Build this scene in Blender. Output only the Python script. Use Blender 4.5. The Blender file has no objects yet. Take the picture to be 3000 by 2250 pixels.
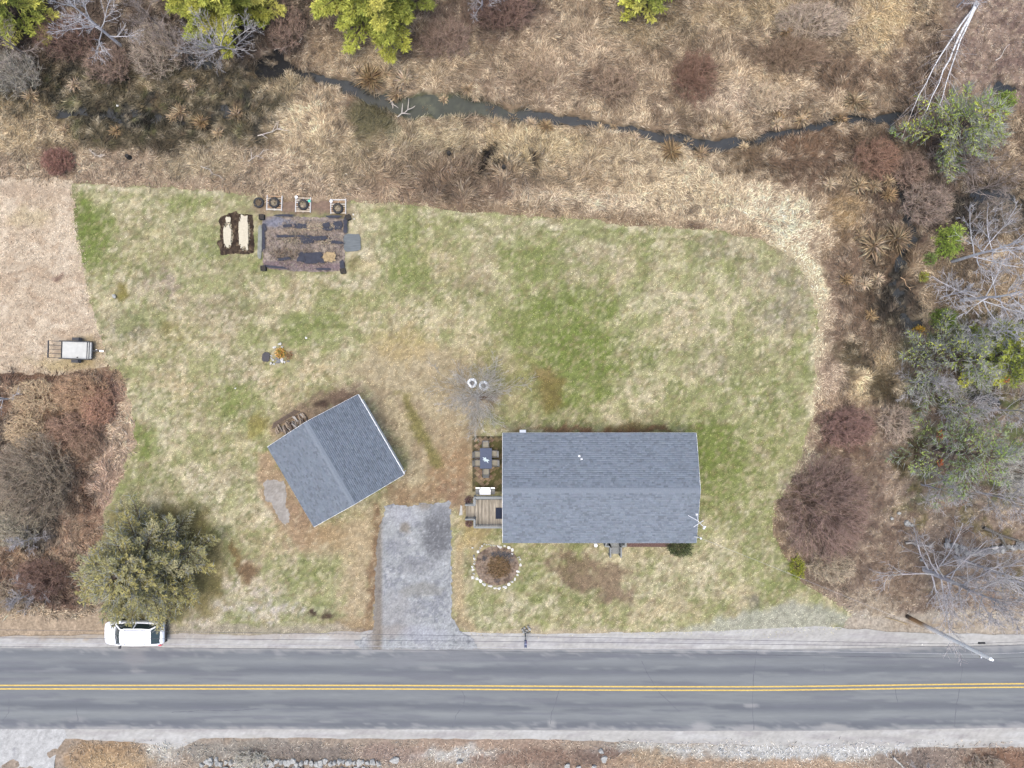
import bpy, bmesh, math, random
import numpy as np
from math import radians, sin, cos, pi, atan2, hypot
from mathutils import Vector, Matrix

rng = np.random.default_rng(11)
random.seed(11)
S = bpy.context.scene
COL = S.collection

# ---------------------------------------------------------------- camera
CAM_H = 55.0            # drone height over the lawn, metres
FPX = 1980.0            # focal length in photograph pixels (3000 x 2250)
cam = bpy.data.cameras.new('camera')
cam.sensor_fit = 'HORIZONTAL'
cam.angle = 2 * math.atan(1500.0 / FPX)
cam.clip_start = 0.5
cam.clip_end = 5000
co = bpy.data.objects.new('camera', cam)
co.location = (0, 0, CAM_H)
co.rotation_euler = (0, 0, 0)
COL.objects.link(co)
S.camera = co

# ---------------------------------------------------------------- sky, sun, exposure
SUN_EL, SUN_AZ = 82.0, 218.0       # bright overcast, light from the lower left
w = bpy.data.worlds.new('World')
S.world = w
w.use_nodes = True
nt = w.node_tree
bgn = nt.nodes['Background']
sky = nt.nodes.new('ShaderNodeTexSky')
sky.sky_type = 'NISHITA'
sky.sun_disc = False
sky.sun_elevation = radians(SUN_EL)
sky.sun_rotation = radians(SUN_AZ)
sky.air_density = 1.0
sky.dust_density = 4.0
sky.ozone_density = 1.0
nt.links.new(sky.outputs[0], bgn.inputs[0])
bgn.inputs[1].default_value = 0.15
sl = bpy.data.lights.new('sun', 'SUN')
sl.energy = 0.75
sl.angle = radians(40)
sl.color = (1.0, 0.975, 0.83)
so = bpy.data.objects.new('sun', sl)
az = radians(SUN_AZ)
sd = Vector((sin(az) * cos(radians(SUN_EL)), cos(az) * cos(radians(SUN_EL)), sin(radians(SUN_EL))))
so.rotation_euler = sd.to_track_quat('Z', 'Y').to_euler()
so.location = sd * 200
COL.objects.link(so)
S.view_settings.view_transform = 'Standard'
S.view_settings.look = 'None'
S.view_settings.gamma = 1
S.view_settings.use_curve_mapping = False
S.view_settings.exposure = 1.42

# ---------------------------------------------------------------- helpers
def W(px, py, z=0.0):
    k = (CAM_H - z) / FPX
    return Vector(((px - 1500.0) * k, -(py - 1125.0) * k, z))

def lin(c):
    c = np.asarray(c, float) / 255.0
    return np.where(c <= 0.04045, c / 12.92, ((c + 0.055) / 1.055) ** 2.4)

GAIN = 2.4
def A(r, g, b):
    return tuple(np.clip(lin((r, g, b)) / GAIN, 0, 0.9))

def T(o, label=None, cat=None, group=None, kind=None):
    if label: o['label'] = label
    if cat: o['category'] = cat
    if group: o['group'] = group
    if kind: o['kind'] = kind
    return o

def link(o, parent=None):
    COL.objects.link(o)
    if parent is not None:
        o.parent = parent
    return o

def empty(name, loc=(0, 0, 0), rz=0.0):
    o = bpy.data.objects.new(name, None)
    o.empty_display_size = 0.3
    o.location = loc
    o.rotation_euler = (0, 0, rz)
    return link(o)

def raw_mesh(name, V, faces, mat=None, col=None, smooth=False):
    V = np.ascontiguousarray(V, dtype=np.float32)
    me = bpy.data.meshes.new(name)
    me.vertices.add(len(V))
    me.vertices.foreach_set('co', V.ravel())
    fl = [np.asarray(f, dtype=np.int32) for f in faces if len(f)]
    loops = np.concatenate([f.ravel() for f in fl])
    tot = np.concatenate([np.full(len(f), f.shape[1], dtype=np.int32) for f in fl])
    start = np.concatenate([[0], np.cumsum(tot)[:-1]]).astype(np.int32)
    me.loops.add(len(loops))
    me.loops.foreach_set('vertex_index', loops)
    me.polygons.add(len(tot))
    me.polygons.foreach_set('loop_start', start)
    if smooth:
        me.polygons.foreach_set('use_smooth', np.ones(len(tot), dtype=bool))
    me.update(calc_edges=True)
    if mat: me.materials.append(mat)
    if col is not None:
        col = np.asarray(col, dtype=np.float32)
        if col.ndim == 1:
            col = np.tile(col, (len(V), 1))
        c4 = np.ones((len(V), 4), dtype=np.float32)
        c4[:, :3] = col[:, :3]
        at = me.color_attributes.new('Col', 'FLOAT_COLOR', 'POINT')
        at.data.foreach_set('color', c4.ravel())
    return me

def mobj(name, me, parent=None, loc=None, rz=None):
    o = bpy.data.objects.new(name, me)
    if loc is not None: o.location = loc
    if rz is not None: o.rotation_euler = (0, 0, rz)
    return link(o, parent)

class MB:
    """collects boxes, tubes and polygons; build() links them as one object"""
    def __init__(self): self.v = []; self.f = []
    def add(self, vs, fs):
        n = len(self.v)
        self.v += [tuple(v) for v in vs]
        self.f += [tuple(i + n for i in f) for f in fs]
        return self
    def box(self, x0, y0, z0, x1, y1, z1):
        if x0 > x1: x0, x1 = x1, x0
        if y0 > y1: y0, y1 = y1, y0
        if z0 > z1: z0, z1 = z1, z0
        return self.add([(x0,y0,z0),(x1,y0,z0),(x1,y1,z0),(x0,y1,z0),(x0,y0,z1),(x1,y0,z1),(x1,y1,z1),(x0,y1,z1)],
            [(0,3,2,1),(4,5,6,7),(0,1,5,4),(1,2,6,5),(2,3,7,6),(3,0,4,7)])
    def bar(self, p, q, wd, ht=None):
        p, q = Vector(p), Vector(q); ht = ht or wd
        d = (q - p).normalized()
        up = Vector((0, 0, 1)) if abs(d.z) < 0.95 else Vector((1, 0, 0))
        s = d.cross(up).normalized() * wd / 2
        u = s.cross(d).normalized() * ht / 2
        return self.add([p-s-u, p+s-u, p+s+u, p-s+u, q-s-u, q+s-u, q+s+u, q-s+u],
            [(0,3,2,1),(4,5,6,7),(0,1,5,4),(1,2,6,5),(2,3,7,6),(3,0,4,7)])
    def tube(self, pts, rad, k=8, caps=True):
        pts = [Vector(p) for p in pts]
        if not hasattr(rad, '__len__'): rad = [rad] * len(pts)
        vs = []; fs = []
        for i, p in enumerate(pts):
            d = (pts[min(i+1, len(pts)-1)] - pts[max(i-1, 0)]).normalized()
            up = Vector((0, 0, 1)) if abs(d.z) < 0.95 else Vector((1, 0, 0))
            s = d.cross(up).normalized(); u = s.cross(d).normalized()
            for j in range(k):
                a = 2*pi*j/k
                vs.append(p + (s*cos(a) + u*sin(a)) * rad[i])
        for i in range(len(pts)-1):
            for j in range(k):
                fs.append((i*k+j, i*k+(j+1) % k, (i+1)*k+(j+1) % k, (i+1)*k+j))
        if caps:
            fs.append(tuple(range(k-1, -1, -1))); fs.append(tuple((len(pts)-1)*k+j for j in range(k)))
        return self.add(vs, fs)
    def lathe(self, c, prof, k=16):
        vs = []; fs = []
        for r, z in prof:
            for j in range(k):
                a = 2*pi*j/k
                vs.append((c[0]+r*cos(a), c[1]+r*sin(a), c[2]+z))
        for i in range(len(prof)-1):
            for j in range(k):
                fs.append((i*k+j, i*k+(j+1) % k, (i+1)*k+(j+1) % k, (i+1)*k+j))
        return self.add(vs, fs)
    def prism(self, poly, z0, z1):
        n = len(poly)
        vs = [(p[0], p[1], z0) for p in poly] + [(p[0], p[1], z1) for p in poly]
        fs = [tuple(range(n-1, -1, -1)), tuple(range(n, 2*n))] + [(i, (i+1) % n, n+(i+1) % n, n+i) for i in range(n)]
        return self.add(vs, fs)
    def mesh(self, name, mat, smooth=False, bevel=0.0):
        me = bpy.data.meshes.new(name)
        me.from_pydata(self.v, [], self.f)
        bm = bmesh.new(); bm.from_mesh(me)
        bmesh.ops.recalc_face_normals(bm, faces=bm.faces)
        if bevel > 0:
            bmesh.ops.bevel(bm, geom=list(bm.edges), offset=bevel, segments=1, affect='EDGES')
        bm.to_mesh(me); bm.free()
        if smooth:
            for p in me.polygons: p.use_smooth = True
        if mat: me.materials.append(mat)
        return me
    def build(self, name, mat, parent=None, smooth=False, bevel=0.0):
        return mobj(name, self.mesh(name, mat, smooth, bevel), parent)

# ---------------------------------------------------------------- materials
def new_mat(name):
    m = bpy.data.materials.new(name); m.use_nodes = True
    return m, m.node_tree, m.node_tree.nodes['Principled BSDF']

def plain(name, col, rough=0.6, metal=0.0, var=0.15, scale=6.0, spec=0.3, bump=0.0, stretch=(1, 1, 1)):
    m, t, b = new_mat(name)
    tc = t.nodes.new('ShaderNodeTexCoord'); mp = t.nodes.new('ShaderNodeMapping')
    mp.inputs['Scale'].default_value = stretch
    nz = t.nodes.new('ShaderNodeTexNoise'); nz.inputs['Scale'].default_value = scale; nz.inputs['Detail'].default_value = 5
    mr = t.nodes.new('ShaderNodeMapRange'); mr.inputs[1].default_value = 0.25; mr.inputs[2].default_value = 0.75
    mr.inputs[3].default_value = 1 - var; mr.inputs[4].default_value = 1 + var
    mx = t.nodes.new('ShaderNodeMix'); mx.data_type = 'RGBA'; mx.blend_type = 'MULTIPLY'; mx.inputs[0].default_value = 1
    mx.inputs[6].default_value = (*col, 1)
    t.links.new(tc.outputs['Object'], mp.inputs[0]); t.links.new(mp.outputs[0], nz.inputs['Vector'])
    t.links.new(nz.outputs[0], mr.inputs[0]); t.links.new(mr.outputs[0], mx.inputs[7])
    t.links.new(mx.outputs[2], b.inputs['Base Color'])
    b.inputs['Roughness'].default_value = rough; b.inputs['Metallic'].default_value = metal
    b.inputs['Specular IOR Level'].default_value = spec
    if bump > 0:
        bp = t.nodes.new('ShaderNodeBump'); bp.inputs['Strength'].default_value = bump; bp.inputs['Distance'].default_value = 0.02
        t.links.new(nz.outputs[0], bp.inputs['Height']); t.links.new(bp.outputs[0], b.inputs['Normal'])
    return m

def attr_mat(name, rough=0.85, var=0.25, scale=7.0, var2=0.0, scale2=1.0, spec=0.15, stretch=(1, 1, 1), bump=0.0):
    """vertex colour (the material's own colour) broken up by two scales of noise"""
    m, t, b = new_mat(name)
    at = t.nodes.new('ShaderNodeAttribute'); at.attribute_name = 'Col'
    ge = t.nodes.new('ShaderNodeNewGeometry'); mp = t.nodes.new('ShaderNodeMapping')
    mp.inputs['Scale'].default_value = stretch
    t.links.new(ge.outputs['Position'], mp.inputs[0])
    prev = at.outputs['Color']
    nz = None
    for v, s in ((var, scale), (var2, scale2)):
        if v <= 0: continue
        nz = t.nodes.new('ShaderNodeTexNoise'); nz.inputs['Scale'].default_value = s; nz.inputs['Detail'].default_value = 4
        nz.inputs['Roughness'].default_value = 0.65
        t.links.new(mp.outputs[0], nz.inputs['Vector'])
        mr = t.nodes.new('ShaderNodeMapRange'); mr.inputs[1].default_value = 0.3; mr.inputs[2].default_value = 0.7
        mr.inputs[3].default_value = 1 - v; mr.inputs[4].default_value = 1 + v
        t.links.new(nz.outputs[0], mr.inputs[0])
        mx = t.nodes.new('ShaderNodeMix'); mx.data_type = 'RGBA'; mx.blend_type = 'MULTIPLY'; mx.inputs[0].default_value = 1
        t.links.new(prev, mx.inputs[6]); t.links.new(mr.outputs[0], mx.inputs[7])
        prev = mx.outputs[2]
    t.links.new(prev, b.inputs['Base Color'])
    b.inputs['Roughness'].default_value = rough; b.inputs['Specular IOR Level'].default_value = spec
    if bump > 0 and nz:
        bp = t.nodes.new('ShaderNodeBump'); bp.inputs['Strength'].default_value = bump; bp.inputs['Distance'].default_value = 0.05
        t.links.new(nz.outputs[0], bp.inputs['Height']); t.links.new(bp.outputs[0], b.inputs['Normal'])
    return m

M_GROUND = attr_mat('soil_and_litter', var=0.35, scale=6.0, var2=0.15, scale2=1.3, bump=0.5)
M_LAWN = attr_mat('turf', var=0.22, scale=9.0, var2=0.10, scale2=2.2, bump=0.4)
M_SAND = attr_mat('sand', var=0.10, scale=8.0, var2=0.07, scale2=1.2, stretch=(0.35, 1.6, 1))
M_ROAD = attr_mat('asphalt', rough=0.8, var=0.05, scale=14.0, var2=0.07, scale2=1.5, stretch=(0.10, 1.5, 1), spec=0.25)
M_DRIVE = attr_mat('old_asphalt', var=0.16, scale=9.0, var2=0.12, scale2=1.6, bump=0.3)
M_VEG = attr_mat('dry_stems', var=0.0, spec=0.1)
M_LEAF = attr_mat('needles', var=0.0, rough=0.6, spec=0.2)
M_BARK = attr_mat('bark', var=0.25, scale=9.0)
M_SHING = attr_mat('asphalt_shingle', var=0.10, scale=22.0, rough=0.9, spec=0.2)
M_WATER = attr_mat('water', rough=0.25, var=0.0, var2=0.3, scale2=1.5, spec=0.3)
M_STONE = plain('field_stone', A(205, 205, 200), 0.9, var=0.25, scale=4, bump=0.3)
M_WSTONE = plain('white_stone', (0.46, 0.45, 0.42), 0.9, var=0.25, scale=5, bump=0.3)
M_WHITE = plain('white_paint', (0.78, 0.79, 0.80), 0.45, var=0.03)
M_CARPAINT = plain('white_car_paint', (0.82, 0.83, 0.85), 0.25, var=0.01, spec=0.5)
M_GLASS = plain('dark_glass', (0.022, 0.035, 0.038), 0.06, var=0.05, spec=0.6)
M_BLACK = plain('black_plastic', (0.018, 0.018, 0.02), 0.6, var=0.2)
M_STEEL = plain('black_steel', (0.025, 0.026, 0.03), 0.5, var=0.2)
M_CHROME = plain('bright_metal', (0.6, 0.6, 0.62), 0.3, metal=0.8, var=0.05)
M_STAINLESS = plain('brushed_lid', (0.72, 0.72, 0.74), 0.4, metal=0.15, var=0.05)
M_GREYWOOD = plain('weathered_wood', A(165, 168, 166), 0.85, var=0.22, scale=5, stretch=(3, 3, 3))
M_DECKWOOD = plain('deck_boards', A(185, 176, 160), 0.85, var=0.3, scale=3.5, stretch=(4, 0.6, 1))
M_RED = plain('red_lamp', (0.5, 0.03, 0.05), 0.3, var=0.03)
M_SIDING = plain('pale_siding', (0.55, 0.55, 0.52), 0.7, var=0.05)
M_YELLOW = plain('yellow_road_paint', A(238, 205, 115), 0.8, var=0.30, scale=5, stretch=(1.0, 6, 1))
M_CRACK = plain('crack_filler', A(112, 115, 124), 0.8, var=0.3, scale=2)
M_CABLE = plain('cable_sheath', (0.06, 0.06, 0.07), 0.6, var=0.05)
M_CABLEW = plain('bare_cable', (0.30, 0.30, 0.31), 0.5, var=0.05)

# ---------------------------------------------------------------- value noise and map painting
_LAT = np.random.default_rng(5).random((512, 512))
def vnoise(x, y):
    xi = np.floor(x).astype(int); yi = np.floor(y).astype(int)
    fx = x - xi; fy = y - yi
    fx = fx*fx*(3-2*fx); fy = fy*fy*(3-2*fy)
    a = _LAT[xi & 511, yi & 511]; b = _LAT[(xi+1) & 511, yi & 511]
    c = _LAT[xi & 511, (yi+1) & 511]; d = _LAT[(xi+1) & 511, (yi+1) & 511]
    return (a*(1-fx)+b*fx)*(1-fy)+(c*(1-fx)+d*fx)*fy
def fbm(x, y, o=4, off=0.0):
    s = 0; a = 0.5; n = 0
    for i in range(o):
        s = s + a*vnoise(x*2**i+37.7*i+off, y*2**i+91.3*i-off); n += a; a *= 0.55
    return s/n
def sstep(a, b, x):
    t = np.clip((x-a)/(b-a+1e-9), 0, 1)
    return t*t*(3-2*t)
def poly_sd(px, py, poly):
    """signed distance (positive inside) to a closed polygon"""
    d2 = np.full(px.shape, 1e12); ins = np.zeros(px.shape, bool)
    n = len(poly)
    for i in range(n):
        ax, ay = poly[i]; bx, by = poly[(i+1) % n]
        ex, ey = bx-ax, by-ay
        t = np.clip(((px-ax)*ex+(py-ay)*ey)/(ex*ex+ey*ey+1e-9), 0, 1)
        d2 = np.minimum(d2, (px-ax-t*ex)**2+(py-ay-t*ey)**2)
        c = ((ay > py) != (by > py))
        xs = ax + (py-ay)/(by-ay+1e-12)*ex
        ins ^= c & (px < xs)
    d = np.sqrt(d2)
    return np.where(ins, d, -d)
def line_d(px, py, pts):
    d2 = np.full(px.shape, 1e12)
    for (ax, ay), (bx, by) in zip(pts[:-1], pts[1:]):
        ex, ey = bx-ax, by-ay
        t = np.clip(((px-ax)*ex+(py-ay)*ey)/(ex*ex+ey*ey+1e-9), 0, 1)
        d2 = np.minimum(d2, (px-ax-t*ex)**2+(py-ay-t*ey)**2)
    return np.sqrt(d2)

class Paint:
    """material colour of a surface, laid down as soft patches in plan"""
    def __init__(self, px, py, base, warp=14.0):
        self.ox, self.oy = px, py
        self.px = px + warp*2*(fbm(px/60, py/60, 3, 3.0)-0.5) + warp*0.7*2*(fbm(px/18, py/18, 2, 13.0)-0.5)
        self.py = py + warp*2*(fbm(px/60, py/60, 3, 8.0)-0.5) + warp*0.7*2*(fbm(px/18, py/18, 2, 23.0)-0.5)
        self.c = np.tile(np.asarray(base, float), (px.size, 1)).reshape(px.shape+(3,))
        self.n1 = fbm(px/22, py/22, 4, 40.0)
        self.k = 0
    def mix(self, w, rgb):
        self.c += w[..., None]*(np.asarray(rgb, float)-self.c)
    def blob(self, cx, cy, rx, ry, rgb, a=1.0, rot=0.0, soft=0.5, rag=0.6):
        x = self.px-cx; y = self.py-cy
        if rot:
            r = radians(rot); x, y = x*cos(r)+y*sin(r), -x*sin(r)+y*cos(r)
        d = np.sqrt((x/rx)**2+(y/ry)**2) + rag*2*(self.n1-0.5)
        self.mix(a*sstep(1+soft, 1-soft, d), rgb)
        return self
    def poly(self, pts, rgb, a=1.0, soft=12.0, grow=0.0, rag=10.0):
        d = poly_sd(self.px, self.py, pts)+grow+rag*2*(self.n1-0.5)
        self.mix(a*sstep(-soft, soft, d), rgb)
        return self
    def line(self, pts, wd, rgb, a=1.0, soft=6.0, rag=4.0):
        d = line_d(self.px, self.py, pts)+rag*2*(self.n1-0.5)
        self.mix(a*sstep(wd/2+soft, wd/2-soft, d), rgb)
        return self
    def mottle(self, rgb, s, lo, hi, a=1.0, off=0.0, mask=None, sy=None):
        n = fbm(self.ox/s, self.oy/(sy or s), 4, off)
        w = a*sstep(lo, hi, n)
        if mask is not None: w = w*mask
        self.mix(w, rgb)
        return self
# ---------------------------------------------------------------- plan of the place (photograph pixels at ground level)
LAWN = [(217,536),(325,545),(542,552),(640,560),(739,580),(880,596),(1030,586),(1166,600),(1356,620),(1627,640),(1898,660),(2115,675),(2237,705),
        (2319,759),(2366,814),(2387,895),(2393,1003),(2387,1112),(2376,1220),(2360,1329),(2310,1420),(2262,1478),(2258,1559),
        (2292,1627),(2360,1715),(2441,1763),(2500,1800),(2420,1878),(2100,1880),(1900,1880),(1627,1880),(1340,1880),(1100,1880),(900,1880),(640,1880),
        (480,1880),(330,1878),(300,1760),(285,1640),(312,1491),(360,1400),(393,1302),(393,1193),(352,1098),(312,1058),(278,949),(258,841),(224,678)]
DRYFIELD = [(-240,530),(217,536),(224,678),(258,841),(278,949),(312,1058),(200,1085),(60,1090),(-240,1080)]
SHOULDER_N = [(-260,1862),(200,1862),(480,1855),(700,1862),(1000,1850),(1340,1848),(1500,1858),(1900,1852),(2200,1845),(2400,1835),(2700,1856),(3000,1858),(3400,1850),(3400,1935),(-260,1935)]
SHOULDER_S = [(-260,2115),(3400,2115),(3400,2185),(2900,2190),(2300,2185),(2000,2178),(1700,2168),(1200,2164),(600,2160),(500,2200),(430,2178),(190,2162),(-260,2160)]
STREAM = [(800,150),(860,205),(930,225),(1000,250),(1100,290),(1230,310),(1350,305),(1450,322),(1540,335),(1640,352),(1760,368),(1880,385),(2000,398),(2080,425),(2200,410),(2290,385),(2400,365),(2480,345),(2600,342),(2680,330)]
DITCH = [(2610,350),(2625,480),(2640,590),(2680,680),(2650,770),(2620,830),(2640,900),(2660,960)]
POOLS = [(200,330,70,22),(350,335,110,22),(560,190,90,30),(790,200,60,55),(470,350,80,24),(650,330,60,30),(2920,590,110,60),(2640,850,48,34),(2680,960,36,28),(2880,1170,90,22),(2940,250,60,20)]

def road_top(x): return 1899 + 3*np.sin((x-600)/900.0) - 12*sstep(2250, 3100, x)
def road_bot(x): return 2136 + 5*sstep(900, 2100, x) - 10*sstep(2300, 3100, x)
def road_mid(x): return 2011 + 4*sstep(1000, 2000, x) - 9*sstep(2150, 3050, x)

# raster of the terrain sheet
DX = 0.2
gx = np.arange(-47, 52.01, DX); gy = np.arange(-36, 41.01, DX)
GX = np.concatenate([[-1800,-900,-400,-200,-110,-70,-56], gx, [60,75,115,200,400,900,1800]])
GY = np.concatenate([[-1800,-900,-400,-200,-100,-60,-44], gy, [48,60,100,200,400,900,1800]])
XX, YY = np.meshgrid(GX, GY, indexing='ij')
PX = XX*FPX/CAM_H+1500.0; PY = -YY*FPX/CAM_H+1125.0

wx = 16*2*(fbm(PX/50, PY/50, 3, 2.0)-0.5); wy = 16*2*(fbm(PX/50, PY/50, 3, 9.0)-0.5)
w2 = 12*2*(fbm(PX/14, PY/14, 3, 19.0)-0.5)
D_LAWN = poly_sd(PX+wx*0.9+w2*0.7, PY+wy*0.7+w2*0.4, LAWN)
D_DRY = poly_sd(PX+wx, PY+wy, DRYFIELD)
D_STREAM = line_d(PX+wx*1.2, PY+wy*1.2, STREAM)
SW = 8.5 + 19*np.exp(-((PX-1270)/190.0)**2) + 6*np.exp(-((PX-2050)/120.0)**2)+5*fbm(PX/40, PY/40, 2, 5)
D_DITCH = line_d(PX+wx*1.5, PY+wy*1.5, DITCH)
CH = sstep(1.7, 0.55, D_STREAM/SW)
CH = np.maximum(CH, 0.66*sstep(1.8, 0.5, D_DITCH/(9+14*fbm(PX/50, PY/50, 2, 7))))
for (cx, cy, rx, ry) in POOLS:
    d = np.sqrt(((PX+wx*1.6-cx)/rx)**2+((PY+wy*1.6-cy)/ry)**2)+1.0*(fbm(PX/20, PY/20, 3, 3)-0.5)
    CH = np.maximum(CH, 0.66*sstep(1.3, 0.45, d))
WILD = sstep(10, -40, D_LAWN)*sstep(10, -40, D_DRY)*sstep(1860, 1780, PY)
ZZ = WILD*(0.28*(fbm(PX/45, PY/45, 4, 1)-0.5)+0.10*(fbm(PX/14, PY/14, 2, 4)-0.5)) - 0.62*CH*WILD
ZZ += 0.5*(fbm(PX/13, PY/13, 3, 71)-0.44)*CH*WILD
ZZ += sstep(2165, 2215, PY)*(0.25*(fbm(PX/40, PY/40, 3, 1)-0.4))

# ---------- colours of the terrain
P = Paint(PX, PY, (146,124,102), 18)
P.mottle((182,160,135), 60, 0.48, 0.62, 0.75, 1).mottle((112,92,78), 75, 0.50, 0.64, 0.65, 5).mottle((165,142,118), 22, 0.45, 0.65, 0.5, 9)
# north-west woodland floor and marsh
P.poly([(-300,-400),(1000,-400),(960,60),(900,150),(780,190),(560,180),(300,190),(-300,200)], (104,88,80), 0.9, 40, 0, 25)
P.poly([(-300,190),(250,180),(560,190),(840,230),(850,330),(700,430),(450,440),(200,430),(150,350),(-300,260)], (92,84,66), 0.92, 40, 0, 30)
P.mottle((120,104,78), 35, 0.52, 0.66, 0.75, 31, mask=sstep(900, 800, PX)*sstep(460, 420, PY)*sstep(180, 230, PY))
P.mottle((62,62,60), 40, 0.56, 0.68, 0.8, 33, mask=sstep(880, 760, PX)*sstep(440, 400, PY)*sstep(120, 200, PY))
P.mottle((98,102,60), 28, 0.58, 0.7, 0.6, 36, mask=sstep(780, 700, PX)*sstep(440, 400, PY)*sstep(180, 240, PY))
P.blob(60,400,130,90,(170,148,118)).blob(100,480,170,45,(160,140,115)).blob(170,480,48,40,(112,82,74))
P.poly([(-300,470),(250,450),(520,440),(800,430),(1100,520),(1300,600),(1000,600),(700,570),(400,545),(-300,530)], (172,150,130), 0.8, 22, 0, 14)
P.mottle((140,118,102), 40, 0.5, 0.63, 0.7, 44, mask=sstep(430, 470, PY)*sstep(560, 530, PY)*sstep(900, 800, PX))
P.blob(900,370,85,75,(188,166,138)).blob(830,250,60,40,(150,132,105)).blob(960,450,90,60,(165,145,118))
P.blob(580,480,130,40,(160,142,118)).blob(480,420,70,30,(96,84,66)).blob(1080,470,120,60,(150,132,108))
# north, centre and east meadow
P.blob(1150,180,190,70,(168,146,120)).blob(1480,40,120,70,(104,84,78)).blob(1330,60,90,50,(116,96,86)).blob(1230,130,80,45,(120,100,88))
P.blob(1700,170,230,110,(165,142,120)).blob(1550,240,150,60,(150,128,110)).blob(1780,250,90,60,(126,104,90))
P.blob(2060,230,62,75,(100,76,66),1,0,.6).blob(2010,150,110,60,(140,118,98)).blob(2310,180,110,50,(112,90,76)).blob(2450,210,180,60,(128,104,86))
P.blob(2230,240,150,60,(176,152,126)).blob(2140,290,120,50,(172,150,132)).blob(2400,60,140,40,(140,122,112)).blob(2620,70,110,90,(182,157,120))
P.blob(1900,60,150,70,(150,130,104)).blob(2250,40,180,50,(160,138,108)).blob(2720,200,90,150,(126,104,90))
P.poly([(2760,-400),(3500,-400),(3500,330),(2960,300),(2800,250)], (152,130,120), 0.85, 40, 0, 20)
P.mottle((120,98,92), 30, 0.52, 0.64, 0.7, 51, mask=sstep(2740, 2800, PX)*sstep(320, 260, PY))
P.mottle((190,168,150), 16, 0.60, 0.72, 0.6, 53, mask=sstep(2740, 2800, PX)*sstep(320, 260, PY))
# south bank
P.blob(1250,420,180,70,(166,148,120)).blob(1500,400,120,50,(170,148,116)).blob(1300,520,230,60,(146,120,102)).blob(1180,480,120,50,(160,138,116))
P.blob(1470,490,130,70,(150,126,106)).blob(1600,440,180,60,(172,152,120)).blob(1750,540,200,60,(158,136,112)).blob(1900,460,160,60,(168,148,122))
P.blob(1620,580,230,26,(182,162,142)).blob(1420,560,150,30,(138,114,98)).blob(1880,600,240,30,(186,166,146)).blob(1330,560,90,25,(128,106,92))
P.blob(2120,560,190,90,(198,178,154),1,15).blob(2300,640,130,80,(200,181,158),1,35).blob(2000,560,150,70,(182,162,136))
P.blob(2230,470,110,60,(122,102,80)).blob(2420,470,180,90,(118,94,78)).blob(2380,410,120,40,(128,100,80)).blob(2540,560,100,150,(110,88,74))
P.blob(2480,620,70,50,(160,132,96)).blob(2560,740,110,70,(130,104,76)).blob(2500,520,60,40,(150,126,100))
P.poly([(2260,690),(2350,720),(2430,820),(2450,1000),(2440,1180),(2400,1300),(2330,1420),(2270,1480),(2250,1600),(2200,1560),(2240,1420),(2330,1300),(2360,1150),(2365,950),(2340,820),(2260,740)], (202,186,158), 0.95, 14, 0, 10)
P.poly([(2420,760),(2560,640),(2660,860),(2620,1050),(2560,1250),(2440,1300),(2410,1100),(2425,950)], (136,113,98), 0.85, 30, 0, 18)
P.blob(2590,850,80,130,(104,84,68)).blob(2620,900,60,70,(78,70,64)).blob(2500,1070,60,70,(96,84,64)).blob(2535,1140,60,48,(190,168,134)).blob(2600,1060,40,50,(164,142,112))
P.blob(2590,1150,36,60,(92,80,60)).blob(2440,1110,40,60,(166,144,126)).blob(2450,1190,60,40,(172,146,122))
P.blob(2700,560,120,130,(104,86,78)).blob(2900,620,130,70,(82,76,74)).blob(2780,480,100,60,(118,100,90))
P.poly([(2480,1200),(2600,1180),(2700,1300),(3500,1450),(3500,1820),(2500,1800),(2420,1760),(2360,1700),(2500,1500),(2560,1350)], (150,132,121), 0.9, 30, 0, 18)
P.poly([(2660,960),(3500,900),(3500,1480),(2720,1420),(2620,1250)], (122,106,96), 0.8, 40, 0, 20)
P.mottle((126,104,92), 30, 0.5, 0.64, 0.7, 61, mask=sstep(2450, 2550, PX)*sstep(1200, 1300, PY)*sstep(1800, 1760, PY))
P.mottle((182,158,138), 15, 0.58, 0.70, 0.6, 63, mask=sstep(2450, 2550, PX)*sstep(1200, 1300, PY)*sstep(1800, 1760, PY))
P.mottle((112,104,66), 60, 0.6, 0.72, 0.7, 66, mask=sstep(2560, 2640, PX)*sstep(900, 1000, PY)*sstep(1760, 1700, PY))
P.mottle((128,124,112), 45, 0.46, 0.60, 0.7, 91, mask=sstep(2600, 2720, PX)*sstep(880, 980, PY)*sstep(1560, 1440, PY)).mottle((98,108,66), 30, 0.50, 0.62, 0.85, 93, mask=sstep(2600, 2720, PX)*sstep(880, 980, PY)*sstep(1520, 1420, PY))
P.blob(2680,1330,40,40,(86,76,52)).blob(2640,1370,26,30,(84,74,50))
P.blob(2800,1640,180,60,(136,120,110)).blob(2620,1700,90,90,(146,124,108)).blob(2560,1780,70,50,(168,152,136))
P.blob(2470,1372,80,34,(170,148,126)).blob(2430,1500,130,160,(104,86,78)).blob(2480,1260,95,75,(110,86,78)).blob(2420,1680,90,50,(128,110,98))
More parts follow.
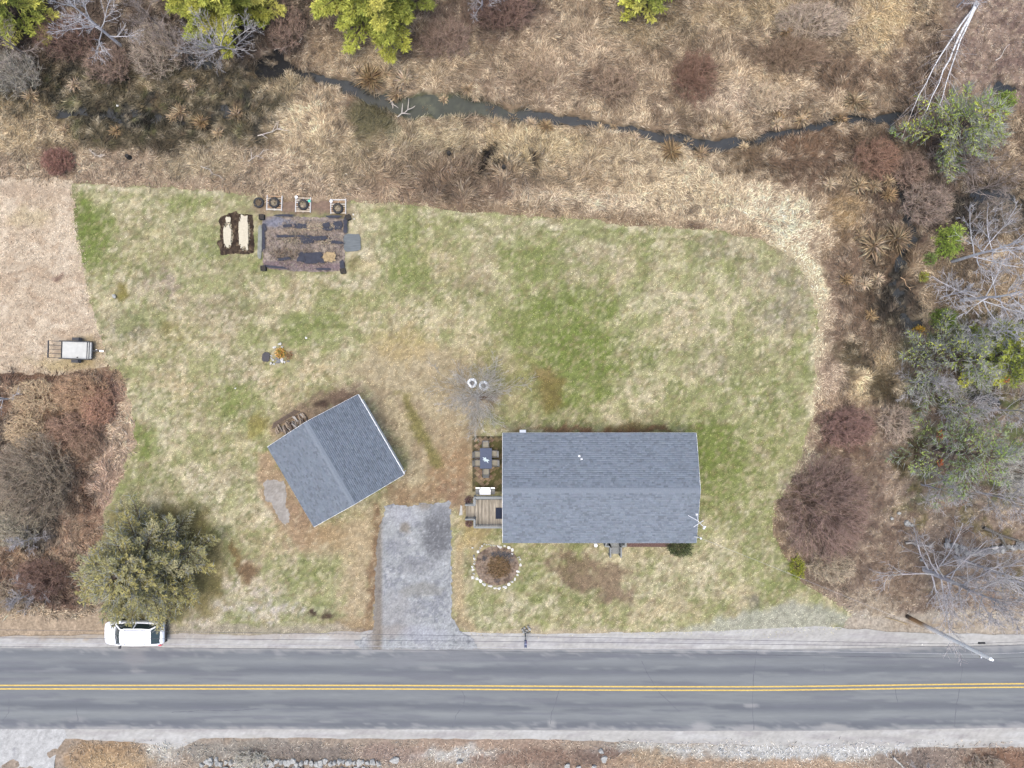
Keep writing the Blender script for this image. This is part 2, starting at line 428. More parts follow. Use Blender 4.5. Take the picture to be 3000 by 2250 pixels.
# west thicket
P.poly([(-300,1090),(60,1085),(200,1085),(330,1095),(385,1190),(390,1300),(340,1420),(300,1520),(250,1650),(200,1780),(-300,1800)], (134,104,90), 0.92, 22, 0, 14)
P.blob(130,1190,120,70,(150,116,94)).blob(290,1180,80,60,(150,112,98)).blob(90,1400,140,160,(106,96,88)).blob(300,1330,60,60,(126,98,86)).blob(200,1290,120,60,(128,100,84))
P.blob(270,1490,40,110,(104,74,60)).blob(350,1330,50,90,(182,158,140)).blob(310,1440,45,110,(176,148,132)).blob(375,1220,30,70,(190,166,144)).blob(210,1600,90,70,(162,132,112)).blob(90,1640,90,50,(150,120,98))
P.blob(110,1740,110,70,(112,84,76)).blob(110,1560,60,50,(100,92,88)).blob(20,1290,60,60,(116,98,88))
P.poly([(-300,1795),(190,1785),(240,1840),(230,1866),(-300,1868)], (178,155,134), 0.9, 14, 0, 10)
P.mottle((206,184,160), 14, 0.62, 0.74, 0.5, 71, mask=sstep(400, 340, PX)*sstep(1090, 1140, PY)*sstep(1800, 1740, PY))
# roadside, south verge
P.poly([(-300,2150),(3500,2150),(3500,2700),(-300,2700)], (168,152,140), 0.95, 14, 0, 8)
P.blob(290,2210,110,44,(168,140,112)).blob(330,2240,100,30,(180,154,124)).blob(480,2200,50,40,(190,182,176)).blob(750,2200,230,30,(156,148,142)).blob(900,2215,160,30,(140,128,122))
P.blob(1150,2200,120,26,(158,138,130)).blob(1450,2180,260,22,(168,146,132)).blob(1400,2215,140,20,(196,192,190)).blob(1600,2225,200,30,(146,122,110)).blob(1780,2215,100,30,(132,112,104))
P.blob(1900,2190,120,22,(184,178,174)).blob(1950,2240,200,24,(168,144,124)).blob(2300,2200,300,26,(196,194,194)).blob(2350,2245,250,22,(178,154,134)).blob(2700,2225,150,40,(146,130,122)).blob(2950,2230,100,40,(140,110,94))
P.blob(2550,2185,200,16,(200,198,198)).blob(1900,2220,60,20,(170,150,130))
# water beds
P.mix(0.92*sstep(0.25, 0.8, CH)*WILD, (58,58,56))
P.mix(0.8*sstep(0.2, 0.6, CH)*WILD*np.exp(-((PX-1270)/210.0)**2)*sstep(200, 240, PY)*sstep(420, 380, PY), (98,108,80))
P.poly([(2470,1775),(2600,1800),(2760,1790),(3400,1780),(3400,1880),(2400,1880)], (190,178,166), .9, 10, 0, 8).blob(2760,1835,120,14,(160,140,120),.6)
P.poly([(-300,1795),(330,1780),(350,1880),(-300,1880)], (184,164,144), .8, 8, 0, 6)
P.mottle((204,184,160), 15, 0.56, 0.68, 0.5, 81, mask=WILD).mottle((96,78,66), 13, 0.58, 0.70, 0.5, 83, mask=WILD)
P.blob(1090,350,70,60,(100,96,68),.8).blob(1430,470,14,40,(40,36,36),1,35).blob(1475,490,8,16,(26,24,26)).blob(1315,450,8,12,(30,28,28)).blob(1555,480,10,18,(52,44,42))
P.c *= (1+0.16*(np.random.default_rng(3).random(PX.shape)-0.5))[..., None]
P.c = P.c*np.array([1.0, 1.008, 0.98])
GROUND_C = P.c

# ---------- colours of the mown grass
L = Paint(PX, PY, (178,170,132), 18)
L.mottle((146,148,98), 100, 0.46, 0.58, 0.8, 101).mottle((206,195,160), 60, 0.50, 0.62, 0.8, 103).mottle((132,138,88), 40, 0.54, 0.66, 0.7, 105)
G1 = (124,134,76); G2 = (112,126,62); TAN = (192,176,140); PALE = (210,200,170); BRN = (170,148,110)
GREENS = [(1640,970,190,120,.9),(1710,1090,110,110,.85),(1180,710,90,60,.6),(1200,800,80,60,.75),(1500,740,170,60,.6),(1560,760,100,60,.7),(1850,900,110,90,.45),
        (250,630,40,60,.8),(270,700,60,70,.85),(300,760,50,60,.6),(540,590,70,30,.7),(1150,620,90,30,.6),(1330,660,120,40,.5),(2060,1290,70,70,.85),(2110,1350,90,80,.8),(2120,1440,70,60,.7),
        (2180,1180,110,90,.5),(2200,1530,100,80,.6),(2280,1400,40,50,.5),(700,1170,60,40,.8),(930,970,90,60,.75),(800,1090,70,30,.6),(500,1190,60,40,.6),(580,1230,60,60,.5),(430,1290,40,60,.8),(640,1330,90,80,.4),
        (760,1250,30,70,.6),(1600,1110,120,40,.7),(2000,1240,110,50,.6),(700,760,100,60,.4),(1450,860,100,60,.4),(1900,1050,100,60,.4),(2300,1290,60,70,.6),(2300,1100,70,140,.3),(2280,1700,90,60,.6),(2200,1720,80,60,.5),
        (1600,1740,70,40,.6),(1560,1690,60,60,.4),(960,1700,40,60,.6),(940,1760,30,40,.6),(1720,690,120,40,.5),(2100,760,120,70,.5),(600,1500,60,90,.6),(690,1560,40,70,.4),(2050,1540,50,70,.5),(380,1600,60,80,.6),(880,1490,50,80,.3)]
for (cx, cy, rx, ry, a) in GREENS:
    L.blob(cx, cy, rx, ry, G1 if a < .8 else G2, a*0.9)
for (cx, cy, rx, ry, c, a) in [(1070,640,60,50,PALE,.5),(1070,770,70,60,PALE,.7),(1030,820,60,30,PALE,.8),(960,1010,90,40,PALE,.8),(900,1060,110,40,TAN,.7),(1330,760,130,90,TAN,.6),(1500,700,60,30,PALE,.5),(1930,900,100,90,PALE,.55),
        (2060,870,90,90,PALE,.5),(1980,960,90,70,TAN,.5),(1870,1160,60,40,PALE,.7),(800,1150,110,60,TAN,.8),(740,1180,60,40,PALE,.5),(520,1260,90,40,PALE,.7),(580,1370,50,50,PALE,.7),(600,1420,50,60,PALE,.7),(670,1430,60,70,PALE,.6),(640,1480,50,50,PALE,.7),
        (480,1290,60,30,PALE,.6),(640,1300,110,60,TAN,.5),(560,1180,90,40,TAN,.5),(700,1500,60,60,PALE,.5),(450,1200,50,60,PALE,.4),(760,1560,60,70,TAN,.5),(780,1480,30,80,PALE,.7),(860,1560,60,50,PALE,.6),(800,1590,50,50,TAN,.6),(720,1640,50,60,(186,168,142),.8),(720,1720,100,50,(196,184,166),.9),(760,1790,200,32,(198,190,178),.9),(560,1810,80,30,(190,180,164),.8),
        (1440,1800,90,30,PALE,.8),(1530,1780,120,24,PALE,.7),(1870,1780,170,40,TAN,.7),(2080,1680,60,80,PALE,.4),(2150,1750,70,50,TAN,.6),(1960,1640,60,50,PALE,.5),(1900,1720,70,40,PALE,.5),(1440,950,160,60,TAN,.5),
        (430,1010,100,80,TAN,.5),(540,1110,90,50,TAN,.7),(620,960,120,50,TAN,.4),(380,860,60,40,PALE,.4),(300,1000,60,60,PALE,.5),(440,700,110,60,TAN,.4),(560,680,60,50,PALE,.4),(880,860,80,50,TAN,.5),(1100,900,120,60,TAN,.5),
        (1780,780,140,50,TAN,.5),(2200,640,160,18,PALE,.8),(2330,780,30,60,PALE,.5),(640,560,180,14,PALE,.9),(350,552,140,12,PALE,.8),(1330,618,120,14,PALE,.7),(1750,655,260,14,PALE,.7),(2384,1050,14,220,PALE,.8),(2300,1430,20,60,PALE,.7),
        (2280,830,110,120,(158,148,124),.8),(2290,900,70,90,(148,140,120),.7),(2130,720,90,40,(150,140,120),.6),(2100,1060,110,50,(166,156,132),.6),(400,960,60,50,(136,132,112),.6),(370,940,40,30,(120,116,108),.5),(460,840,60,50,(168,152,132),.7),
        (470,820,40,40,(160,144,132),.5),(640,900,90,60,(160,146,124),.5),(700,1090,50,50,(178,164,140),.5),(1720,760,120,60,(168,158,130),.5),(1400,780,60,60,(170,156,130),.5)]:
    L.blob(cx, cy, rx, ry, c, min(1, a*1.25))
L.mottle((220,210,184), 15, 0.55, 0.68, 0.5, 131).mottle((222,212,186), 7, 0.56, 0.70, 0.5, 141).mottle((112,116,80), 7, 0.60, 0.72, 0.45, 143).mottle((134,138,96), 17, 0.56, 0.68, 0.5, 139).mottle((112,118,74), 10, 0.60, 0.72, 0.55, 133).mottle((148,136,108), 26, 0.58, 0.7, 0.5, 137)
L.mottle((210,199,162), 45, 0.52, 0.64, 0.38, 151).mottle((138,144,92), 52, 0.52, 0.64, 0.5, 153)
for (cx, cy, rx, ry, a) in GREENS:
    if a >= .65: L.blob(cx, cy, rx*.9, ry*.9, G1 if a < .8 else G2, .6, 0, .6, .9)
# worn yard between garage, house and drive
L.poly([(1080,1000),(1330,1010),(1410,1150),(1400,1250),(1385,1480),(1360,1500),(1300,1470),(1120,1480),(1040,1560),(930,1640),(900,1590),(1060,1520),(1190,1400),(1170,1290),(1080,1160),(1030,1080)], (182,168,138), .92, 28, 0, 18)
L.mottle((158,142,116), 34, 0.50, 0.64, 0.75, 120, mask=sstep(1030, 1090, PX)*sstep(1420, 1380, PX)*sstep(1060, 1120, PY)*sstep(1530, 1500, PY))
L.blob(1320,1370,70,90,(158,130,100),.8).blob(1240,1450,90,30,(150,124,96),.7).blob(1330,1440,40,40,(146,120,98),.7).blob(1180,1010,90,50,(178,158,112),.6)
L.poly([(760,1330),(790,1320),(930,1560),(900,1620),(820,1560),(770,1450)], (172,148,120), .9, 12, 0, 8)
L.blob(870,1500,50,50,(158,134,110),.8).blob(900,1570,60,40,(164,140,112),.8).blob(1000,1570,90,40,(168,144,110),.8).blob(1060,1600,60,110,(186,168,136),.9).blob(1050,1760,50,70,(186,168,138),.9)
L.line([(1106,1490),(1096,1600),(1092,1720),(1086,1840)], 26, (132,108,84), .9, 8, 5)
L.line([(1345,1600),(1345,1700),(1352,1790),(1375,1830)], 34, (184,166,132), .9, 12, 6)
L.blob(1390,1560,50,60,(180,160,116),.8).blob(1040,1830,90,26,(168,146,116),.8).blob(1060,1855,60,16,(124,104,90),.9).blob(1345,1828,24,18,(150,134,110),.8)
L.mottle((200,186,156), 9, 0.58, 0.70, 0.5, 155).mottle((150,132,100), 9, 0.60, 0.72, 0.4, 157)
# bare patches, green strip; house and evergreen shade painted into the lawn colour
L.blob(1700,1675,90,40,(122,102,84),.7,25,.5,1.2).blob(1790,1720,80,50,(124,104,88),.65,20,.5,1.3).blob(1760,1690,60,40,(150,132,108),.7)
L.blob(1610,1140,36,50,(120,108,62),.8).blob(1590,1100,26,24,(134,116,76),.7)
L.blob(690,1640,8,60,(126,108,74),.9,-14,.4,.3).blob(730,1680,26,22,(120,98,74),.9).blob(955,1800,26,10,(76,60,52),.9).blob(912,1798,10,10,(70,56,48),.9)
L.blob(1840,1265,160,10,(96,80,56),.9).blob(1720,1262,220,7,(140,108,84),.8).blob(1840,1250,60,12,(110,92,58),.6)  # shadow along the house's north edge, painted as dark strips in the lawn
L.blob(2205,1760,24,20,(104,100,92),.6)
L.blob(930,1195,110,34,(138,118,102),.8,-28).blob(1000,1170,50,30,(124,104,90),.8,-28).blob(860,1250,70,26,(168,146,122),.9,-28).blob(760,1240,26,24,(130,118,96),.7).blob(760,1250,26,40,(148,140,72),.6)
L.poly([(1170,1140),(1190,1150),(1260,1280),(1290,1370),(1265,1370),(1215,1270)], (126,120,72), .8, 10, 0, 6)  # darker olive green strip right of the garage
L.blob(885,600,140,32,(146,124,108),1.0).blob(1045,770,26,26,(132,120,84),.6)
L.poly([(500,1480),(600,1490),(650,1600),(660,1700),(620,1790),(560,1800),(420,1840),(230,1830),(215,1740),(271,1627),(320,1500)], (122,112,72), .75, 30, 0, 16)  # olive ground round the evergreen, with its soft shadow painted in
L.blob(1085,780,30,20,(206,190,150),.7).blob(1420,1105,150,90,(176,156,120),.35).blob(1400,1185,60,26,(196,180,158),.7).blob(1420,1160,30,12,(96,76,66),.8)
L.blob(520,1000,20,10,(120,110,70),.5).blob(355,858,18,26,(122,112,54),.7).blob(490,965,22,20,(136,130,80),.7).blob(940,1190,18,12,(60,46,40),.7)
# verge greying towards the road
L.poly([(2180,1790),(2330,1765),(2480,1790),(2520,1810),(2400,1860),(1900,1860),(2060,1830)], (176,176,160), .85, 14, 0, 10)
L.poly([(480,1830),(1000,1832),(1080,1850),(1000,1872),(480,1872)], (172,162,146), .8, 10, 0, 8)
L.poly([(1360,1838),(1500,1842),(1900,1846),(1900,1872),(1360,1872)], (186,172,148), .8, 8, 0, 6)
L.c = L.c.mean(-1, keepdims=True)+(L.c-L.c.mean(-1, keepdims=True))*1.03
L.c *= (1+0.22*(np.random.default_rng(4).random(PX.shape)-0.5))[..., None]

# ---------- dry field
Dp = Paint(PX, PY, (208,190,165), 14)
Dp.mottle((222,206,182), 60, 0.5, 0.65, 0.7, 201).mottle((190,168,142), 30, 0.54, 0.68, 0.7, 203, sy=18).mottle((176,154,130), 14, 0.6, 0.72, 0.6, 207, sy=8)
Dp.blob(210,1060,110,22,(186,168,126),.8).blob(260,1030,40,40,(184,164,124),.7).blob(170,810,22,5,(130,104,92),.7).blob(90,640,60,30,(196,180,142),.5).blob(20,560,300,18,(196,176,152),.7)
Dp.c *= (1+0.16*(np.random.default_rng(6).random(PX.shape)-0.5))[..., None]

# ---------- sandy road shoulder
Sp = Paint(PX, PY, (197,195,189), 10)
Sp.mottle((208,207,203), 120, 0.48, 0.62, 0.8, 301, sy=10).mottle((178,174,172), 100, 0.54, 0.68, 0.7, 303, sy=8)
Sp.poly([(-260,1840),(1060,1842),(1060,1872),(600,1868),(-260,1870)], (182,172,162), .6, 8, 0, 6)
Sp.blob(1900,1880,500,6,(176,174,176),.6).blob(230,1862,200,8,(184,170,150),.8)
Sp.c *= (1+0.08*(np.random.default_rng(8).random(PX.shape)-0.5))[..., None]

def to_albedo(c):
    return np.clip(lin(np.clip(c, 0, 255))/GAIN, 0.004, 0.9)

def grid_object(name, X, Y, Z, C, D, mat, label=None, cat=None, kind='structure'):
    """one sheet made of the raster cells inside D > 0; its rim is pulled on to the line D = 0"""
    nx, ny = X.shape
    idx = np.arange(nx*ny).reshape(nx, ny)
    q = np.stack([idx[:-1, :-1], idx[1:, :-1], idx[1:, 1:], idx[:-1, 1:]], -1).reshape(-1, 4)
    if D is not None:
        inn = D > 0
        q = q[(inn[:-1, :-1] | inn[1:, :-1] | inn[1:, 1:] | inn[:-1, 1:]).ravel()]
        gxd = np.gradient(D, X[:, 0], axis=0); gyd = np.gradient(D, Y[0], axis=1); g2 = gxd**2+gyd**2+1e-6
        k = np.where(inn, 0, -D)/g2; h = 0.9*min(abs(X[X.shape[0]//2, 0]-X[X.shape[0]//2-1, 0]), 0.25)
        X = X+np.clip(k*gxd, -h, h); Y = Y+np.clip(k*gyd, -h, h)
    used, inv = np.unique(q, return_inverse=True)
    q = inv.reshape(-1, 4)
    V = np.stack([X.ravel()[used], Y.ravel()[used], Z.ravel()[used]], 1)
    me = raw_mesh(name, V, [q], mat, to_albedo(C.reshape(-1, 3)[used]), smooth=True)
    return T(mobj(name, me), label, cat, kind=kind)

D_SH = np.maximum(poly_sd(PX+wx*0.3, PY+wy*0.3, SHOULDER_N), poly_sd(PX+wx*0.3, PY+wy*0.3, SHOULDER_S))
# under mown sheets the soil lies 3 cm lower so that the sheets rest on it
grid_object('ground', XX, YY, ZZ-0.03, GROUND_C, None, M_GROUND, 'brown and straw coloured rough ground round the mown yard', 'ground')
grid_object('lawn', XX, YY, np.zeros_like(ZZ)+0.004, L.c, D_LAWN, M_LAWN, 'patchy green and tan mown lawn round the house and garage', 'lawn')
grid_object('dry_field', XX, YY, np.zeros_like(ZZ)-0.002, Dp.c, D_DRY+10, M_LAWN, 'pale dead grass field left of the lawn', 'field')
grid_object('road_shoulder', XX, YY, np.zeros_like(ZZ)+0.008, Sp.c, D_SH, M_SAND, 'pale sandy shoulder along both edges of the road', 'shoulder')
wm = (CH*WILD-0.3)*40
WC = Paint(PX, PY, (60,63,64), 12)
WC.blob(1270,310,210,60,(76,80,62),.8).blob(1090,300,60,40,(66,66,62),.6).blob(800,190,80,60,(40,40,42),.9).blob(400,330,400,60,(58,58,54),.8).blob(2640,840,90,60,(60,62,62),.8)
WC.mottle((104,106,82), 24, 0.55, 0.68, 0.6, 401, mask=np.exp(-((PX-1270)/220.0)**2))
grid_object('stream', XX, YY, np.zeros_like(ZZ)-0.36, WC.c, wm, M_WATER, 'narrow dark brook winding through the straw coloured meadow', 'stream')

# ---------- road
xs = np.concatenate([[-400,-200,-90], np.arange(-50, 55.01, 0.3), [90,200,400]])
n_across = 44
RX = np.repeat(xs[:, None], n_across, 1)
pxr = RX*FPX/CAM_H+1500
tt = np.linspace(0, 1, n_across)[None, :]
top = road_top(np.clip(pxr, -300, 3300)); bot = road_bot(np.clip(pxr, -300, 3300))
rag = 3.0*(fbm(pxr/30, pxr*0+3, 3, 7)-0.5)
pyr = top+rag+(bot-top-0*rag)*tt
RY = -(pyr-1125)*CAM_H/FPX
RZ = 0.03+0.09*(1-(2*tt-1)**2)*np.ones_like(RX)
Rp = Paint(pxr, pyr, (142,147,156), 0.0)
u = tt*np.ones_like(RX)
for c0, wd_, rgb, a in [(0.085,0.05,(130,135,146),.6),(0.16,0.05,(154,159,167),.8),(0.27,0.06,(122,127,139),.85),(0.36,0.05,(158,163,170),.8),(0.46,0.05,(142,147,156),.5),
        (0.60,0.05,(154,159,166),.8),(0.71,0.06,(120,125,137),.9),(0.81,0.05,(158,163,170),.8),(0.93,0.05,(122,127,139),.75)]:
    Rp.mix(a*np.exp(-((u-c0)/wd_)**2)*(0.6+0.8*fbm(pxr/200, u*6, 3, c0*50)), rgb)
Rp.mottle((160,165,171), 160, 0.56, 0.70, 0.6, 501, sy=14).mottle((128,131,145), 220, 0.56, 0.7, 0.55, 503, sy=10)
ed = np.minimum(u, 1-u)
Rp.mix(0.85*sstep(0.055, 0.0, ed-0.05*(fbm(pxr/26, pyr/9, 4, 77)-0.52)*2), (188,188,192))
Rp.mix(0.55*sstep(0.60, 0.72, fbm(pxr/34, pyr/10, 4, 88))*sstep(0.16, 0.05, ed), (186,186,192))
Rp.blob(2200,2065,22,7,(182,182,188),.8).blob(2440,2128,40,9,(186,186,190),.9).blob(2050,2128,26,14,(184,184,190),.8).blob(2180,2130,40,8,(180,180,186),.8).blob(1618,2118,7,16,(196,196,200),.9)
Rp.blob(395,1925,30,26,(158,158,166),.7).blob(405,1965,22,5,(176,176,182),.7).blob(1300,1920,120,20,(152,155,165),.6).blob(1360,1890,70,12,(136,138,150),.8).blob(1160,1940,60,14,(152,155,166),.5).blob(1255,1955,30,4,(168,170,178),.7)
Rp.blob(220,2105,30,8,(170,171,178),.6).blob(340,2130,30,8,(176,176,182),.6).blob(120,1965,120,4,(156,158,168),.6).blob(2600,1905,60,5,(176,176,182),.7)
idx = np.arange(RX.size).reshape(RX.shape)
q = np.stack([idx[:-1, :-1], idx[:-1, 1:], idx[1:, 1:], idx[1:, :-1]], -1).reshape(-1, 4)
road = mobj('road', raw_mesh('road', np.stack([RX.ravel(), RY.ravel(), RZ.ravel()], 1), [q[:, ::-1] if False else q], M_ROAD, to_albedo(Rp.c.reshape(-1, 3))*np.array([0.85, 0.84, 0.775]), smooth=True))
T(road, 'grey two lane asphalt road with double yellow centre lines', 'road', kind='structure')
def road_z(px, py):
    t = (py-road_top(px))/(road_bot(px)-road_top(px)); return 0.03+0.09*(1-(2*t-1)**2)
def road_strip(name, pts, wd, lift, mat, ragged=0.0):
    """flat strip of width wd (metres) following pts (photograph pixels) on the road surface"""
    P3 = []
    for x, y in pts:
        v = W(x, y, 0); v.z = float(road_z(np.float64(x), np.float64(y)))+lift; P3.append(v)
    vs = []; fs = []
    for i, p in enumerate(P3):
        d = (P3[min(i+1, len(P3)-1)]-P3[max(i-1, 0)]).normalized(); s = Vector((-d.y, d.x, 0))
        k = wd/2*(1+ragged*(random.random()-0.5)*2)
        vs += [p-s*k, p+s*k]
    for i in range(len(P3)-1): fs.append((2*i, 2*i+2, 2*i+3, 2*i+1))
    b = MB(); b.add(vs, fs)
    return b.build(name, mat, road)
for off in (-5.0, 5.2):
    xsn = np.arange(-340, 3341, 40.0)
    road_strip('centre_line', [(x, float(road_mid(np.float64(x)))+off) for x in xsn], 0.115, 0.006, M_YELLOW)
def wander(pts, n, amp):
    out = []
    for (ax, ay), (bx, by) in zip(pts[:-1], pts[1:]):
        for i in range(n):
            t = i/n; out.append((ax+(bx-ax)*t+random.uniform(-amp, amp), ay+(by-ay)*t+random.uniform(-amp, amp)))
    out.append(pts[-1]); return out
for pts in [[(2215,1905),(2205,2000),(2203,2065),(2208,2137)],[(2810,1900),(2818,1960),(2800,2060),(2795,2128)],[(1612,2120),(1615,2090),(1630,2050),(1636,2018)],[(1326,2130),(1338,2090),(1360,2065),(1362,2040),(1352,2018)],
            [(1880,1935),(1895,1970),(1925,2020),(1970,2065),(1990,2085)],[(505,2085),(560,2082),(600,2079),(700,2080),(760,2074)],[(2620,2000),(2622,2030),(2628,2060)],[(2412,1945),(2414,1975)],[(30,2045),(28,2085),(10,2110)],[(225,2065),(230,2110)]]:
    road_strip('crack', wander(pts, 6, 1.3), 0.035, 0.004, M_CRACK, 0.5)

# ---------- small ground sheets: drive, opposite drive, garden soil
def patch(name, poly, z, res, layers, mat, base, rag=5.0, dome=0.0, edge=0.25, rough_z=0.0, parent=None):
    xs_ = [p[0] for p in poly]; ys_ = [p[1] for p in poly]
    k = CAM_H/FPX
    X = np.arange((min(xs_)-1500)*k-0.5, (max(xs_)-1500)*k+0.5, res); Y = np.arange(-(max(ys_)-1125)*k-0.5, -(min(ys_)-1125)*k+0.5, res)
    X, Y = np.meshgrid(X, Y, indexing='ij'); px = X/k+1500; py = -Y/k+1125
    d = poly_sd(px, py, poly)+rag*2*(fbm(px/9, py/9, 3, 3)-0.5)
    p = Paint(px, py, base, 5)
    layers(p, px, py)
    Z = z+dome*sstep(0, edge/k, d)+rough_z*(fbm(px/8, py/8, 3, 6)-0.4)*sstep(0, 4, d)
    p.c *= (1+0.14*(np.random.default_rng(9).random(px.shape)-0.5))[..., None]
    o = grid_object(name, X, Y, Z, p.c, d, mat, kind=None)
    if parent is not None: o.parent = parent
    return o
def lay_drive(p, px, py):
    p.mottle((176,178,180), 40, 0.5, 0.62, .8, 1).mottle((140,142,148), 26, 0.55, 0.68, .7, 3).mottle((198,199,198), 10, 0.58, 0.7, .7, 5)
    p.blob(1285,1560,38,75,(112,113,116),.85,0,.6).mottle((206,208,214), 5, .6, .7, .4, 9).mottle((120,122,126), 7, .6, .72, .4, 11).blob(1290,1500,30,26,(150,152,156),.6).blob(1215,1660,60,22,(140,140,142),.4).blob(1230,1730,60,18,(152,150,142),.6).blob(1150,1800,60,60,(168,166,164),.6).blob(1130,1850,60,20,(170,162,154),.6)
    p.blob(1180,1510,40,30,(190,192,198),.6).blob(1190,1545,14,16,(128,116,100),.6).blob(1240,1480,20,14,(140,128,114),.6).blob(1160,1600,30,26,(142,144,150),.5).blob(1240,1860,60,24,(180,182,190),.6)
    p.mix(.7*sstep(1060, 1112, px)*sstep(1126, 1112, px)*sstep(1490, 1520, py), (134,122,108))
DRIVE = [(1128,1500),(1126,1484),(1150,1476),(1196,1484),(1240,1474),(1262,1480),(1290,1472),(1318,1470),(1321,1540),(1323,1620),(1323,1700),(1324,1800),(1345,1845),(1390,1872),(1400,1902),(1060,1902),(1040,1880),(1094,1850),(1098,1720),(1104,1600),(1112,1540)]
o = patch('driveway', DRIVE, 0.035, 0.1, lay_drive, M_DRIVE, (173,176,176), 7.0)
T(o, 'worn grey asphalt driveway leading from the road towards the garage', 'driveway', kind='structure')
def lay_op(p, px, py):
    p.mottle((208,208,206), 40, 0.5, 0.62, .7, 1).blob(40,2215,3,40,(150,150,156),.6,5,.4,.3)
o = patch('opposite_driveway', [(-300,2135),(190,2135),(196,2160),(172,2190),(160,2225),(158,2300),(158,2420),(-300,2420)], 0.02, 0.2, lay_op, M_DRIVE, (200,200,197), 3.0)
T(o, 'pale grey driveway entrance across the road at the bottom left', 'driveway', kind='structure')
o = patch('gravel_patch', [(772,1412),(800,1404),(830,1412),(838,1440),(836,1478),(850,1520),(835,1540),(812,1510),(800,1480),(776,1460)], 0.012, 0.12, lambda p, a, b: p.mottle((190,185,178), 14, .5, .65, .7), M_SAND, (172,166,158), 8)
T(o, 'small light grey gravel patch beside the garage wall', 'gravel', kind='structure')
# ---------------------------------------------------------------- plant geometry
def unit(v): return v/np.maximum(np.linalg.norm(v, axis=-1, keepdims=True), 1e-9)
def frusta(P0, P1, R0, R1, k=3):
    P0 = np.asarray(P0, float).reshape(-1, 3); P1 = np.asarray(P1, float).reshape(-1, 3); n = len(P0)
    R0 = np.broadcast_to(np.asarray(R0, float), (n,)); R1 = np.broadcast_to(np.asarray(R1, float), (n,))
    d = unit(P1-P0); up = np.where(np.abs(d[:, 2:3]) < 0.9, [[0, 0, 1.0]], [[1.0, 0, 0]])
    s = unit(np.cross(d, up)); u = np.cross(s, d)
    a = 2*pi*np.arange(k)/k
    ring = s[:, None, :]*np.cos(a)[None, :, None]+u[:, None, :]*np.sin(a)[None, :, None]
    V = np.concatenate([P0[:, None]+ring*R0[:, None, None], P1[:, None]+ring*R1[:, None, None]], 1)
    j = np.arange(k); f = np.stack([j, (j+1) % k, k+(j+1) % k, k+j], 1)
    return V.reshape(-1, 3), (np.arange(n)[:, None, None]*2*k+f[None]).reshape(-1, 4)
def spikes(P0, P1, R0, k=3):
    P0 = np.asarray(P0, float); P1 = np.asarray(P1, float); n = len(P0)
    R0 = np.broadcast_to(np.asarray(R0, float), (n,))
    d = unit(P1-P0); up = np.where(np.abs(d[:, 2:3]) < 0.9, [[0, 0, 1.0]], [[1.0, 0, 0]])
    s = unit(np.cross(d, up)); u = np.cross(s, d)
    a = 2*pi*np.arange(k)/k
    ring = s[:, None, :]*np.cos(a)[None, :, None]+u[:, None, :]*np.sin(a)[None, :, None]
    V = np.concatenate([P0[:, None]+ring*R0[:, None, None], P1[:, None]], 1)
    j = np.arange(k); f = np.stack([j, (j+1) % k, np.full(k, k)], 1)
    return V.reshape(-1, 3), (np.arange(n)[:, None, None]*(k+1)+f[None]).reshape(-1, 3)
def kites(P0, D, Lg, Wd, bend, rs, flat=0.8):
    """folded blades: four corners, two triangles each"""
    n = len(P0); D = unit(D+1e-6)
    r = flat*rs.normal(size=(n, 3))+np.array([0, 0, 1.0]); s = unit(np.cross(D, r))
    up = np.cross(s, D); up *= np.sign(up[:, 2:3]+1e-9)
    Lg = np.asarray(Lg)[:, None]*np.ones((n, 1)); Wd = np.asarray(Wd).reshape(-1, 1)*np.ones((n, 1)); bend = np.asarray(bend).reshape(-1, 1)*np.ones((n, 1))
    m = P0+D*Lg*0.5+up*Lg*bend
    V = np.stack([P0, m+s*Wd/2, m-s*Wd/2, P0+D*Lg], 1).reshape(-1, 3)
    F = (np.arange(n)[:, None, None]*4+np.array([[0, 1, 3], [0, 3, 2]])[None]).reshape(-1, 3)
    return V, F
class NM:
    """gathers numpy pieces into one mesh with a colour per piece"""
    def __init__(self): self.V = []; self.F = []; self.C = []; self.n = 0
    def add(self, VF, col):
        V, F = VF
        col = np.asarray(col, float)
        if col.ndim == 1: col = np.tile(col, (len(V), 1))
        elif len(col) != len(V): col = np.repeat(col, len(V)//len(col), 0)
        self.V.append(V); self.F.append(F+self.n); self.C.append(col); self.n += len(V)
        return self
    def mesh(self, name, mat):
        return raw_mesh(name, np.concatenate(self.V), self.F, mat, np.concatenate(self.C))
    def build(self, name, mat, parent=None):
        return mobj(name, self.mesh(name, mat), parent)
def vary(rs, rgb, n, v=0.25, h=0.06, gain=1.4):
    c = np.minimum(np.array(A(*rgb))*gain, 0.6)
    return np.clip(c*(1+v*(rs.random((n, 1))*2-1))*(1+h*(rs.random((n, 3))*2-1)), 0.003, 0.9)

_TC, _TN = math.cos, math.sin
def rot_about(d, ang, az):
    """direction at angle ang from d, at azimuth az round it"""
    up = (0, 0, 1) if abs(d[2]) < 0.9 else (1, 0, 0)
    s = Vector(d).cross(Vector(up)).normalized(); u = s.cross(Vector(d))
    return (Vector(d)*cos(ang)+(s*cos(az)+u*sin(az))*sin(ang)).normalized()

